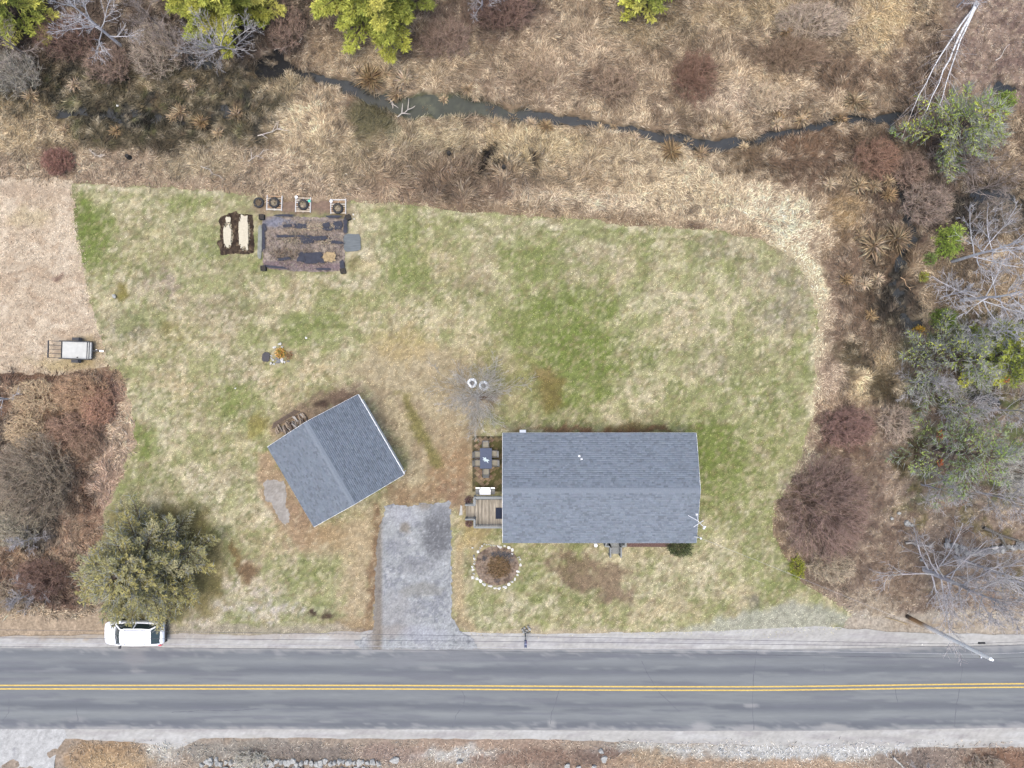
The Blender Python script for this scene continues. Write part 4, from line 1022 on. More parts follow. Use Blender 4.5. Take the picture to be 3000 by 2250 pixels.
a = rect(1345, 1479, 1355, 1510, .04); b = MB(); b.prism([(a[0],a[1]),(a[2],a[1]+.03),(a[2]-.03,a[3]-.1),(a[0]+.12,a[3])], -.03, .05); o = b.build('stepping_stone', plain('pale_slab', A(214,212,204), .9)); T(o, 'long pale stepping stone in the grass beside the deck stairs', 'stone')

fs = empty('front_steps', W(1802, 1600, 0)); T(fs, 'small grey wooden front steps with handrails below the house eave', 'steps')
off = fs.location
a = rect(1772, 1570, 1836, 1602, .62); b = MB(); b.box(a[0]-off.x, a[1]-off.y, .57, a[2]-off.x, a[3]-off.y, .62); b.build('landing', M_GREYWOOD, fs)
for i in range(3):
    a = rect(1792, 1603+i*6.2, 1815, 1610+i*6.2, .46-.155*i); b = MB(); z = .46-.155*i
    b.box(a[0]-off.x, a[1]-off.y, z-.05, a[2]-off.x, a[3]-off.y, z); b.box(a[0]-off.x+.02, a[1]-off.y+.02, -.02, a[2]-off.x-.02, a[1]-off.y+.05, z-.055); b.build('step', M_GREYWOOD, fs)
Zf = 1.5
railing(fs, off, [wp(1780,1578,.62,Zf),wp(1774,1600,.62,Zf),wp(1789,1602,.62,Zf)], -.6, .9, cap=.12)
railing(fs, off, [wp(1832,1578,.62,Zf),wp(1832,1600,.62,Zf),wp(1820,1601,.62,Zf)], -.6, .9, cap=.12)
for px_ in (1789, 1820): railing(fs, off, [wp(px_,1602,.62,Zf), wp(px_,1632,.05,1.0)], -.1, .9, 'stair_rail', .12)
a = rect(1838, 1586, 1990, 1602, 0.02); b = MB(); b.box(a[0], a[1], 0, a[2], a[3]+.5, .05)
o = b.build('mulch_bed', plain('red_mulch', A(122,96,90), .95, var=.5, scale=14, bump=.6)); T(o, 'narrow strip of reddish mulch under the front eave', 'mulch', kind='structure')
b = MB(); b.lathe((0,0,0), [(0.0,.0),(.10,.0),(.05,.05),(.05,.5),(.14,.52),(.16,.60),(.14,.72),(.08,.78),(0,.8)], 14)
o = b.build('garden_globe', M_WHITE, smooth=True); o.location = W(1743, 1592, 0); T(o, 'small white globe on a stand under the front eave', 'garden ornament')

# ---------------------------------------------------------------- patio
PZ = 0.04
a = rect(1384, 1278, 1480, 1440, PZ)
cx_, cy_ = (a[0]+a[2])/2, (a[1]+a[3])/2
patio = mobj('patio', None) if False else None
b = MB(); b.box(a[0], a[1], -.04, a[2], a[3], .03); patio = b.build('patio', plain('mossy_joints', A(100,92,66), .95, var=.5, scale=3)); T(patio, 'mossy brown patio of diagonal pavers beside the house end wall', 'patio', kind='structure')
ptones = [plain('paver_tone', A(*c), .95, var=.3, scale=5) for c in ((156,134,108),(138,122,90),(178,154,126),(104,100,60),(146,120,102))]
pm = [MB().box(-.145,-.095,0,.145,.095,.035).mesh('paver', t) for t in ptones]
rd = random.Random(8); n = 0
for i in range(-22, 23):
    for j in range(-22, 23):
        u_, v_ = i*.31, j*.21+(.1 if i % 2 else 0)
        X = cx_+(u_-v_)*.7071; Y = cy_+(u_+v_)*.7071
        if a[0]+.17 < X < a[2]-.17 and a[1]+.17 < Y < a[3]-.17 and n < 298:
            o = mobj('paver', rd.choice(pm if X < cx_+.3 else pm[1::2]+[pm[3]]), patio, (X, Y, .022+rd.uniform(0,.012)), pi/4+rd.uniform(-.03,.03)); n += 1

TC_ = W(1423.5, 1343, .74)
tb = empty('patio_table', (TC_.x, TC_.y, PZ)); T(tb, 'long blue grey patio table on the mossy patio', 'table')
M_TABLE = plain('blue_grey_slats', A(70,86,118), .55, var=.1)
for i in range(7):
    b = MB(); b.box(-.475+i*.136, -.82, .69, -.475+i*.136+.133, .82, .715); b.build('slat', M_TABLE, tb)
b = MB(); b.box(-.45,-.79,.62,.45,.79,.685); b.build('apron', M_STEEL, tb)
for sx in (-1,1):
    for sy in (-1,1):
        b = MB(); b.box(sx*.42-.03, sy*.76-.03, 0, sx*.42+.03, sy*.76+.03, .62); b.build('leg', M_STEEL, tb)
b = MB()
for k_ in range(7):
    an = radians(100+k_*38)+.2; l = .2+.15*((k_*3) % 4)/3
    d = Vector((cos(an), sin(an), 0)); s = Vector((-d.y, d.x, 0))
    b.add([Vector((0,0,.02)), d*l*.5+s*.055+Vector((0,0,.06)), d*l+Vector((0,0,.03)), d*l*.5-s*.055+Vector((0,0,.06)), d*l*.5+Vector((0,0,.01))], [(0,1,4),(1,2,4),(2,3,4),(3,0,4),(0,3,2,1)])
o = b.build('table_ornament', plain('pale_ceramic', (.40,.47,.50), .4)); o.location = (TC_.x+.02, TC_.y-.08, PZ+.716); T(o, 'white leaf shaped ornament on the blue grey patio table', 'ornament')
M_SLING = plain('taupe_sling', A(172,166,150), .8); M_SLINGB = plain('pale_sling_back', A(204,200,190), .8)
def chair(label):
    r = empty('patio_chair'); T(r, label, 'chair', 'chairs round the patio table')
    b = MB(); b.box(-.23,-.24,.42,.23,.22,.44); b.build('seat', M_SLING, r)
    b = MB(); b.add([(-.23,-.25,.44),(.23,-.25,.44),(.23,-.40,.98),(-.23,-.40,.98),(-.23,-.22,.44),(.23,-.22,.44),(.23,-.37,.98),(-.23,-.37,.98)], [(0,3,2,1),(4,5,6,7),(0,1,5,4),(3,7,6,2),(0,4,7,3),(1,2,6,5)]); b.build('backrest', M_SLINGB, r)
    for sx in (-1, 1):
        b = MB(); b.bar((sx*.26,.22,0),(sx*.26,.20,.64),.035); b.build('leg', M_STEEL, r)
        b = MB(); b.bar((sx*.26,-.32,0),(sx*.26,-.24,.45),.035); b.bar((sx*.26,-.24,.45),(sx*.26,-.40,1.0),.035); b.build('leg', M_STEEL, r)
        b = MB(); b.bar((sx*.26,.24,.65),(sx*.26,-.30,.66),.06,.03); b.build('armrest', M_STEEL, r)
    b = MB(); b.bar((-.26,-.40,1.0),(.26,-.40,1.0),.035); b.build('frame', M_STEEL, r)
    return r
def copy_tree(o, parent=None):
    c = o.copy(); COL.objects.link(c)
    if parent is not None: c.parent = parent
    for ch in list(o.children): copy_tree(ch, c)
    return c
spots = [(1423,1304,pi,'taupe patio chair at the far upper head of the table'),(1424,1382,0,'taupe patio chair at the lower head of the table near the grill'),
         (1400,1331,-pi/2,'upper of the two taupe chairs on the lawn side of the table'),(1400,1356,-pi/2,'lower of the two taupe chairs on the lawn side of the table'),
         (1447,1329,pi/2,'upper of the two taupe chairs between table and house'),(1449,1356,pi/2,'lower of the two taupe chairs between table and house')]
c0 = None
for (px_, py_, rz_, lab) in spots:
    if c0 is None: c0 = chair(lab); o = c0
    else: o = copy_tree(c0); o['label'] = lab
    v = W(px_, py_, .5); o.location = (v.x, v.y, PZ+.03); o.rotation_euler = (0, 0, rz_)

gr = empty('grill', (*W(1421.5, 1440, .9).xy, .05)); T(gr, 'gas grill with pale metal lid standing between patio and deck', 'grill')
b = MB(); b.box(-.42,-.25,.12,.42,.25,.80); b.build('cabinet', M_BLACK, gr)
b = MB()
prof = [(-.27,.80),(-.27,.92),(-.20,1.06),(.0,1.12),(.18,1.08),(.27,.96),(.27,.80)]
vs = [(sx*.43, y, z) for sx in (-1,1) for y, z in prof]; n = len(prof)
b.add(vs, [tuple(range(n-1,-1,-1)), tuple(range(n,2*n))]+[(i,i+1,n+i+1,n+i) for i in range(n-1)]+[(n-1,0,n,2*n-1)]); lid = b.build('lid', M_STAINLESS, gr)
b = MB(); b.bar((-.34,.31,.9),(.34,.31,.9),.03); b.bar((-.34,.27,.9),(-.34,.31,.9),.03); b.bar((.34,.27,.9),(.34,.31,.9),.03); b.build('handle', M_CHROME, lid)
for sx in (-1,1):
    b = MB(); b.box(sx*.44,-.24,.80,sx*.77,.24,.84); sf = b.build('side_shelf', plain('dark_shelf', (.05,.055,.06), .4), gr)
    b = MB(); b.box(sx*.44,.245,.78,sx*.77,.32,.845); b.build('front_panel', M_STAINLESS, sf)
    for sy in (-1,1):
        b = MB(); b.tube([(sx*.36,sy*.22-.02,.06),(sx*.36,sy*.22+.02,.06)], .06, 10); b.build('wheel', M_BLACK, gr)
leafy_bush('burgundy_shrub', 'small burgundy shrub in the corner above the deck stairs', W(1373,1463,0), .33, .33, .5, 61, [(98,72,74),(86,64,66),(112,88,84)], 260, .1, .05, group='burgundy shrubs by the deck stairs')
leafy_bush('burgundy_shrub', 'small burgundy shrub in the corner below the deck stairs', W(1374,1533,0), .32, .26, .45, 62, [(98,72,74),(86,64,66),(112,88,84)], 240, .1, .05, group='burgundy shrubs by the deck stairs')
leafy_bush('yew_shrub', 'dark green evergreen shrub half under the front eave', W(1987,1600,0), 1.0, .75, 1.3, 63, [(62,70,42),(50,60,38),(78,84,52)], 1600, .16, .05)

# ---------------------------------------------------------------- stones
def rock_meshes(n, mat, seed, flat=.7):
    out = []; rs = np.random.default_rng(seed)
    for i in range(n):
        bm = bmesh.new(); d = unit(rs.normal(size=(15, 3)))*(.85+.3*rs.random((15, 1)))*np.array([.5, .5, .5*flat])
        for p in d: bm.verts.new(p)
        r = bmesh.ops.convex_hull(bm, input=bm.verts)
        bmesh.ops.delete(bm, geom=[g for g in r['geom_interior'] if isinstance(g, bmesh.types.BMVert)], context='VERTS')
        me = bpy.data.meshes.new('stone'); bm.to_mesh(me); bm.free(); me.materials.append(mat); out.append(me)
    return out
R_WHITE = rock_meshes(7, M_WSTONE, 1, .8); R_GREY = rock_meshes(8, M_STONE, 2, .85)
R_SLATE = rock_meshes(4, plain('dark_fieldstone', A(150,150,150), .9, var=.3, scale=4), 3, .7)
rq = random.Random(17)
def stone(px, py, sx, sy, sz, meshes, parent=None, rz=None, z=None, name='stone'):
    """sx, sy in photograph pixels"""
    v = G(px, py) if z is None else W(px, py, z)
    o = bpy.data.objects.new(name, rq.choice(meshes)); k = CAM_H/FPX
    o.location = v-Vector(parent.location) if parent is not None else v
    o.location.z += sz*.28
    o.scale = (sx*k*1.12, sy*k*1.12, sz*1.2); o.rotation_euler = (rq.uniform(-.15,.15), rq.uniform(-.15,.15), rq.uniform(0, 6.28) if rz is None else rz)
    return link(o, parent)
BC = W(1455, 1657, 0)
bed = empty('flower_bed', (BC.x, BC.y, 0)); T(bed, 'round flower bed ringed with white painted stones in the front yard', 'flower bed')
ring = [(505,140,60,40),(440,195,55,70),(390,255,65,50),(368,303,35,35),(575,162,50,55),(650,150,60,35),(715,175,70,45),(778,180,35,60),(828,185,40,60),(968,212,150,105),(1125,190,85,55),(1255,245,105,100),(1355,310,90,110),(1355,440,75,70),
        (318,372,80,90),(190,500,60,90),(210,585,75,80),(205,670,60,35),(200,740,85,65),(140,840,90,90),(162,925,95,75),(185,1038,75,50),(155,1150,105,100),(285,1205,110,100),(388,1255,110,125),(495,1355,120,110),(683,1420,150,85),(828,1480,110,50),(955,1490,130,100),
        (1130,1452,140,110),(1252,1358,95,110),(1350,1290,85,75),(1435,1200,60,100),(1515,1085,65,90),(1530,970,120,70),(1605,785,80,110),(1595,610,60,70),(1550,540,90,40),(150,250,70,50)]
for (u_, v_, sx, sy) in ring:
    stone(1370+u_/10.37, 1580+v_/10.37, sx/10.37, sy/10.37, .16+.1*rq.random(), R_WHITE if not (u_ < 260 and 300 < v_ < 520) else R_SLATE, bed, rz=rq.uniform(-.3,.3), z=0)
def lay_bed(p, px, py):
    p.mottle((160,138,118), 9, .5, .65, .8, 1).mottle((108,92,80), 10, .52, .66, .8, 3).blob(1470,1624,30,11,(84,86,92),.95,5,.3,.5).blob(1420,1636,8,7,(80,82,88),.9).blob(1455,1702,9,6,(84,84,92),.9).blob(1490,1640,14,8,(100,98,100),.8).blob(1462,1660,26,26,(134,112,86),.7)
o = patch('soil', [(1455+64*cos(t_)*1.0, 1657+58*sin(t_)) for t_ in np.linspace(0, 2*pi, 28, endpoint=False)], .03, .06, lay_bed, M_GROUND, (160,142,126), 3, .10, 1.2, .05)
o.parent = bed; o.location = (-BC.x, -BC.y, 0)
def straw_on(name, parent, pts, n, rgb, seed, L=.3, z=.1, label=None):
    rs = np.random.default_rng(seed); nm = NM(); cx, cy, rx, ry = pts
    r = np.sqrt(rs.random(n)); t_ = rs.random(n)*2*pi
    X = (cx+rx*r*np.cos(t_)-1500)*CAM_H/FPX; Y = -(cy+ry*r*np.sin(t_)-1125)*CAM_H/FPX
    az_ = rs.random(n)*2*pi; el = np.abs(rs.normal(.25,.3,n)); D = np.stack([np.cos(az_)*np.cos(el), np.sin(az_)*np.cos(el), np.sin(el)], 1)
    off = np.array(parent.location) if parent is not None else 0
    nm.add(kites(np.stack([X, Y, np.full(n, z)], 1)-off, D, L*(.5+.8*rs.random(n)), .03, .1, rs), vary(rs, rgb, n, .35))
    o = nm.build(name, M_VEG, parent); o['kind'] = 'stuff'
    return o
straw_on('dead_stems', bed, (1462,1660,32,30), 700, (150,126,96), 5, .35, .12)
straw_on('leaf_mulch', bed, (1455,1660,60,54), 900, (156,134,112), 6, .14, .13)

# old stone wall across the road
sw = empty('stone_wall', (*G(850, 2235).xy, 0)); T(sw, 'tumbled pale fieldstone wall along the bottom edge across the road', 'stone wall')
rows = []
x = 592
while x < 1120:
    rows.append((x, 2233+rq.uniform(-5, 5), rq.uniform(11, 19), rq.uniform(12, 22))); 
    if rq.random() < .75: rows.append((x+rq.uniform(-4, 8), 2252+rq.uniform(-4, 4), rq.uniform(12, 20), rq.uniform(12, 20)))
    if rq.random() < .22 and x < 820: rows.append((x+rq.uniform(-4, 8), 2219+rq.uniform(-3, 3), rq.uniform(10, 16), rq.uniform(10, 18)))
    rows.append((x+rq.uniform(0, 8), 2270+rq.uniform(-5, 5), rq.uniform(14, 22), rq.uniform(14, 22)))
    x += rq.uniform(10, 17)
for (px_, py_, sx, sy) in rows: stone(px_, py_, sx, sy, rq.uniform(.3, .55), R_GREY, sw)
for (px_, py_, sx, sy, lab) in [(1157,2225,19,27,'tall pale boulder standing just right of the stone wall end'),(1347,2229,13,22,'narrow grey boulder in brown weeds right of the stone wall'),(1771,2222,20,18,'lower white boulder of the pair across the road'),
        (1762,2199,17,14,'upper white boulder of the pair across the road'),(1662,2242,18,18,'pale boulder at the bottom edge left of the white pair'),(1695,2248,16,14,'second pale boulder at the bottom edge left of the white pair'),(1740,2246,14,14,'third small boulder at the bottom edge below the white pair'),
        (337,869,14,11,'lone pale stone on the lawn above the trailer'),(2655,1532,17,16,'rounded grey boulder topmost at the woodland edge'),(2670,1538,10,10,'small grey boulder touching the rounded one'),(2632,1503,9,12,'white upright stone in the leaf litter'),
        (2700,1640,12,12,'white stone beneath the limbs of the big leafless tree'),(2610,1518,10,10,'pale little stone at the woodland edge'),(2720,1070,8,8,'white pebble in the woods below the lichened tree')]:
    o = stone(px_, py_, sx, sy, .45 if sx > 12 else .3, R_GREY, name='boulder' if sx > 12 else 'stone'); T(o, lab, 'rock')
ow = empty('stone_wall', (*G(2880, 1600).xy, 0)); T(ow, 'old mossy fieldstone wall in the woods on the right', 'stone wall')
for t_ in np.linspace(0, 1, 34):
    stone(2770+240*t_+rq.uniform(-6,6), 1590+18*sin(t_*5)+30*t_+rq.uniform(-8,8), rq.uniform(14,26), rq.uniform(13,22), rq.uniform(.3,.5), R_SLATE if rq.random() < .6 else R_GREY, ow)

# ---------------------------------------------------------------- mailbox
mb_ = empty('mailbox', W(1539, 1856, 0)); T(mb_, 'dark blue mailbox on a post among pale stones by the road', 'mailbox')
b = MB(); b.box(-.05,-.05,-.1,.05,.05,1.0); b.box(-.05,-.62,.92,.05,.0,1.0); b.build('post', M_GREYWOOD, mb_)
prof = [(.10*cos(t_), .12+.10*sin(t_)) for t_ in np.linspace(0, pi, 9)]; prof = [(.10,0)]+prof+[(-.10,0)]
b = MB(); n = len(prof); b.add([(x_, y_, 1.0+z_) for y_ in (-.70,-.12) for x_, z_ in prof], [tuple(range(n)), tuple(range(2*n-1,n-1,-1))]+[(i,(i+1)%n,n+(i+1)%n,n+i) for i in range(n)])
bx_ = b.build('box', plain('navy_metal', (.035,.045,.085), .45), mb_)
b = MB(); b.box(-.108,-.42,1.0,.108,-.38,1.225); b.build('band', plain('worn_metal', (.2,.22,.3), .5), bx_)
b = MB(); b.box(.105,-.36,1.1,.115,-.2,1.15); b.build('flag', M_RED, bx_)
pile = empty('stone_pile', W(1538, 1848, 0)); T(pile, 'small heap of pale stones round the mailbox post', 'stone pile')
for (u_, v_, sx, sy) in [(860,430,150,140),(720,540,130,150),(1110,330,160,120),(1180,470,220,190),(1270,560,110,170),(1000,580,170,150),(820,640,130,120),(1080,640,120,100),(1220,780,140,180),(1100,800,110,140),(810,760,130,190),(720,660,90,90),(950,730,150,90)]:
    stone(1500+u_/23.7, 1820+v_/23.7, sx/23.7, sy/23.7, .22+.2*rq.random(), R_GREY, pile, z=0)

# ---------------------------------------------------------------- car
def make_car():
    r = empty('parked_car'); T(r, 'white van like car parked on the sandy shoulder under the evergreen', 'car')
    # stations along x (front at -x): x, half width at sill, half width at belt, belt height, centre height
    st = [(-2.40,.50,.52,.55,.60),(-2.34,.70,.74,.66,.74),(-2.15,.84,.87,.76,.86),(-1.7,.90,.92,.84,.95),(-1.2,.92,.94,.90,1.02),(-.7,.92,.94,.95,1.05),(0,.92,.94,.97,1.05),(.8,.92,.94,.98,1.05),(1.6,.91,.93,1.0,1.06),(2.1,.89,.90,1.0,1.06),(2.34,.80,.83,.96,1.0),(2.40,.70,.74,.85,.9)]
    sec = []
    for (x, ws, wb, hb, hc) in st:
        sec.append([(x,-ws*.9,.22),(x,-ws,.40),(x,-wb,hb*.72),(x,-wb*.97,hb),(x,-wb*.6,hc-.01),(x,0,hc),(x,wb*.6,hc-.01),(x,wb*.97,hb),(x,wb,hb*.72),(x,ws,.40),(x,ws*.9,.22)])
    n = len(sec[0]); vs = [p for s_ in sec for p in s_]; fs = []
    for i in range(len(sec)-1):
        for j in range(n-1): fs.append((i*n+j,(i+1)*n+j,(i+1)*n+j+1,i*n+j+1))
        fs.append((i*n+n-1,(i+1)*n+n-1,(i+1)*n,i*n))
    fs.append(tuple(range(n))); fs.append(tuple((len(sec)-1)*n+j for j in range(n-1,-1,-1)))
    b = MB(); b.add(vs, fs); b.build('body', M_CARPAINT, r, smooth=True)
    # glasshouse
    b = MB()
    lo = [(-1.28,.82),(-.55,.86),(.9,.86),(2.22,.78)]; hi = [(-.62,.62),(-.4,.64),(1.1,.64),(1.78,.58)]
    vs = [(x,-w_,1.0) for x,w_ in lo]+[(x,w_,1.0) for x,w_ in lo]+[(x,-w_,1.60) for x,w_ in hi]+[(x,w_,1.60) for x,w_ in hi]
    b.add([(x,-w_,1.0) for x,w_ in lo]+[(x,-w_,1.62) for x,w_ in hi], [(i,i+1,5+i,4+i) for i in range(3)]); b.build('side_window', M_GLASS, r)
    b = MB(); b.add([(x,w_,1.0) for x,w_ in lo]+[(x,w_,1.62) for x,w_ in hi], [(i+1,i,4+i,5+i) for i in range(3)]); b.build('side_window', M_GLASS, r)
    b = MB(); b.add([(-1.30,-.80,1.0),(-1.38,0,1.04),(-1.30,.80,1.0),(-.62,-.62,1.62),(-.68,0,1.64),(-.62,.62,1.62)], [(0,1,4,3),(1,2,5,4)]); ws = b.build('windshield', M_GLASS, r)
    b = MB(); b.add([(2.22,-.76,1.0),(2.26,0,1.03),(2.22,.76,1.0),(1.78,-.58,1.62),(1.80,0,1.64),(1.78,.58,1.62)], [(1,0,3,4),(2,1,4,5)]); b.build('rear_window', M_GLASS, r)
    for sy in (-1,1):     # pillars
        b = MB(); b.bar((-1.27,sy*.81,1.0),(-.60,sy*.625,1.62),.09,.06); b.bar((2.21,sy*.77,1.0),(1.77,sy*.59,1.62),.12,.07); b.bar((.35,sy*.865,1.0),(.42,sy*.645,1.62),.08,.05); b.build('pillar', M_CARPAINT, r)
    b = MB(); rx = [-.66,-.35,.3,1.1,1.70,1.82]; rw = [.58,.66,.68,.67,.62,.56]; rzv = [1.60,1.655,1.69,1.69,1.65,1.61]
    vs = []; fs = []
    for x,w_,z in zip(rx,rw,rzv): vs += [(x,-w_,z-.05),(x,-w_*.8,z),(x,0,z+.02),(x,w_*.8,z),(x,w_,z-.05)]
    for i in range(5):
        for j in range(4): fs.append((i*5+j,(i+1)*5+j,(i+1)*5+j+1,i*5+j+1))
    n0 = len(vs); vs += [(x,y,z-.05) for x,y,z in vs]
    b.add(vs, fs+[(4*i if False else i*5, i*5+n0, (i+1)*5+n0, (i+1)*5) for i in range(5)]+[(i*5+4,(i+1)*5+4,(i+1)*5+4+n0,i*5+4+n0) for i in range(5)]+[tuple(range(5))+tuple(range(n0+4,n0-1,-1)), tuple(25+j for j in range(4,-1,-1))+tuple(n0+25+j for j in range(5))])
    b.build('roof', M_CARPAINT, r, smooth=False)
    for sy in (-1,1):
        b = MB(); b.bar((-.25,sy*.56,1.735),(1.45,sy*.56,1.735),.035,.03); b.box(-.25,sy*.56-.02,1.66,-.19,sy*.56+.02,1.73); b.box(1.39,sy*.56-.02,1.64,1.45,sy*.56+.02,1.73); b.build('roof_rail', plain('grey_rail', (.25,.25,.27), .4), r)
        b = MB(); b.box(-1.02,sy*.92,.98,-.86,sy*1.10,1.12); b.build('mirror', M_CARPAINT if sy > 0 else M_BLACK, r)
        b = MB(); b.add([(-2.28,sy*.55,.70),(-2.30,sy*.72,.66),(-1.98,sy*.865,.74),(-1.98,sy*.80,.83),(-2.2,sy*.6,.80)], [(0,1,2,3,4)]); b.build('headlight', plain('lamp_glass', (.6,.62,.66), .15), r)
        b = MB(); b.box(2.12,sy*.80,.78,2.36,sy*.90,1.06); b.build('taillight', M_RED, r)
        for x in (-1.5, 1.45):
            b = MB(); b.tube([(x,sy*.72,.32),(x,sy*.93,.32)], .32, 18); wq = b.build('wheel', M_BLACK, r)
            b = MB(); b.tube([(x,sy*.925,.32),(x,sy*.94,.32)], .2, 14); b.build('rim', M_CHROME, wq)
    b = MB(); b.box(2.30,-.78,.36,2.52,.78,.60); b.build('rear_bumper', M_BLACK, r, bevel=.03)
    b = MB()
    for sy in (-1,1): b.bar((-1.36,sy*.74,1.0),(-2.2,sy*.60,.84),.02,.012)
    b.bar((-2.2,-.6,.84),(-2.2,.6,.84),.02,.012); b.build('hood_seam', plain('seam_grey', (.12,.12,.13), .6), r)
    b = MB(); b.bar((-1.36,-.1,1.06),(-.95,-.45,1.33),.02); b.build('wiper', M_BLACK, ws)
    b = MB(); b.box(-.98,-.10,1.36,-.93,.10,1.44); b.build('rear_view_mirror', M_BLACK, ws)
    return r
car = make_car(); v = W(389, 1857, .9); car.location = (v.x, v.y, .02)

# ---------------------------------------------------------------- utility trailer
tr = empty('utility_trailer', (*W(225, 1026, .5).xy, 0), radians(-2)); T(tr, 'small black utility trailer with grey plywood bed and open mesh ramp', 'trailer')
def L2(px, py): return ((px-225)*CAM_H/FPX*.99, -(py-1026)*CAM_H/FPX*.99)
M_PLY = plain('grey_plywood', A(232,232,226), .85, var=.12, scale=3)
b = MB(); b.box(-1.17,-.66,.46,1.17,.66,.50); b.build('bed', M_PLY, tr)
b = MB()
for sy in (-1,1):
    b.box(-1.2,sy*.67,.36,1.2,sy*.75,.46); b.bar((-1.2,sy*.71,.85),(1.2,sy*.71,.85),.06)
    for x in (-1.17,0,1.17): b.box(x-.03,sy*.68,.46,x+.03,sy*.74,.85)
b.box(1.18,-.66,.36,1.25,.66,.46); b.bar((1.05,-.71,.85),(1.05,.71,.85),.05); b.bar((1.21,-.71,.85),(1.21,.71,.85),.05)
b.box(-1.25,-.66,.36,-1.18,.66,.46); b.build('frame', M_STEEL, tr)
b = MB(); b.bar((1.2,0,.42),(1.95,0,.42),.09,.09); tg = b.build('tongue', M_STEEL, tr)
b = MB(); b.bar((1.86,0,.5),(2.14,0,.47),.13,.1); b.build('coupler', M_CHROME, tg)
b = MB(); b.tube([(1.72,.1,.05),(1.72,.1,.75)], .035, 8); b.build('jack', M_CHROME, tg)
for sy in (-1,1):
    b = MB(); b.tube([(-.05,sy*.80,.30),(-.05,sy*1.0,.30)], .28, 16); wq = b.build('wheel', M_BLACK, tr)
    b = MB(); b.tube([(-.05,sy*.99,.30),(-.05,sy*1.01,.30)], .15, 12); b.build('rim', M_CHROME, wq)
    b = MB(); b.add([(x,sy*y,z) for y in (.77,1.02) for x,z in ((-.45,.45),(-.32,.66),(.22,.66),(.35,.45))], [(0,1,5,4),(1,2,6,5),(2,3,7,6)]); b.build('fender', M_STEEL, tr)
rp = MB()
xa, xb = -1.24, -2.0
for y in (-.66,-.33,0,.33,.66): rp.bar((xa,y,.5),(xb,y*1.02,.95),.04)
rp.bar((xa,-.68,.5),(xa,.68,.5),.05); rp.bar((xb,-.70,.95),(xb,.70,.95),.08); rp.build('ramp', M_STEEL, tr)
b = MB(); b.tube([(.1,-.58,.5),(.1,-.58,.62)], .04, 8); b.build('tie_down', M_STEEL, tr)

# ---------------------------------------------------------------- utility pole and cables
PB = G(2658, 1806); PT = W(2903, 1931, 9.7)
pole = empty('utility_pole', PB); T(pole, 'tall wooden utility pole with rust brown foot beside the road', 'utility pole')
d = PT-PB
def along(z): return d*((z-PB.z)/d.z)
mpole, t_, pb = new_mat('pole_wood')
cr = t_.nodes.new('ShaderNodeValToRGB'); tcx = t_.nodes.new('ShaderNodeTexCoord'); sx_ = t_.nodes.new('ShaderNodeSeparateXYZ'); mr_ = t_.nodes.new('ShaderNodeMapRange'); mr_.inputs[2].default_value = 9.7
t_.links.new(tcx.outputs['Object'], sx_.inputs[0]); t_.links.new(sx_.outputs[2], mr_.inputs[0]); t_.links.new(mr_.outputs[0], cr.inputs[0]); t_.links.new(cr.outputs[0], pb.inputs['Base Color'])
el_ = cr.color_ramp.elements; el_[0].position = 0.0; el_[0].color = (.02,.018,.016,1); el_[1].position = 1; el_[1].color = (*(.66,.65,.62),1)
for pos, c in ((.05,(.05,.035,.025)),(.09,A(182,136,90)),(.22,A(196,156,110)),(.33,(.5,.48,.46)),(.7,(.6,.6,.59))): e = el_.new(pos); e.color = (*c, 1)
b = MB(); b.tube([along(z) for z in (-.4,1,3,6,9.7)], [.17,.16,.15,.135,.115], 10); b.build('pole_shaft', mpole, pole)
CZ = [(9.62,'primary',M_CABLE),(8.75,'neutral',M_CABLEW),(7.3,'telephone',M_CABLE),(6.7,'television',M_CABLE)]
b = MB(); b.lathe(along(9.7), [(.0,.0),(.06,.0),(.05,.06),(.09,.09),(.05,.13),(.08,.17),(.03,.22),(0,.22)], 10); b.build('insulator', M_WHITE, pole)
b = MB(); c = along(8.75); b.tube([c+Vector((-.05,-.2,-.1)),c+Vector((-.05,-.2,.1))], .05, 8); b.bar(c,c+Vector((-.05,-.22,0)),.04); b.build('bracket', M_CHROME, pole)
def cable(name, label, pts, r, mat, sag=0.0, n=24):
    b = MB(); P_ = []
    for (p, q) in zip(pts[:-1], pts[1:]):
        for i in range(n):
            t = i/n; v = Vector(p).lerp(Vector(q), t); v.z -= sag*4*t*(1-t); P_.append(v)
    P_.append(Vector(pts[-1])); b.tube(P_, r, 5); o = b.build(name, mat); T(o, label, 'cable')
    return o
tops = {z: PB+along(z) for z, _, _ in CZ}
lab = {'primary':'highest dark cable strung from the pole top along the road','neutral':'pale cable strung below the pole top along the road edge','telephone':'thick dark cable running above the sandy road shoulder','television':'lowest thin cable running above the road shoulder grass'}
ends = {'primary':((0,1897),),'neutral':((0,1887),),'telephone':((0,1872),),'television':((0,1848),)}
for z, nm_, m in CZ:
    l_ = W(-60, ends[nm_][0][1], z); l_ = Vector((l_.x, l_.y, z)); far = l_+(l_-tops[z])*0.25; far.z = z
    right = tops[z]+Vector((45, 1.2, 0))
    cable('overhead_cable', lab[nm_], [far, tops[z]+Vector((0,0,.02)), right], .012 if nm_ != 'telephone' else .013, m, .35)
HS = W(2053, 1577, 3.3)
cable('service_drop', 'thin twisted service line hanging from the utility pole to the house corner', [tops[7.3]+Vector((0,0,-.3)), HS], .007, M_CABLEW, .5)
b = MB(); c = tops[7.3]+Vector((2.0,.05,0)); b.tube([Vector((-.22,0,0)),Vector((.22,0,0))], .075, 10)
o = b.build('splice_case', M_BLACK); o.location = W(2876, 1884, 7.25); T(o, 'short black splice case hanging on the cable right of the pole', 'splice case')
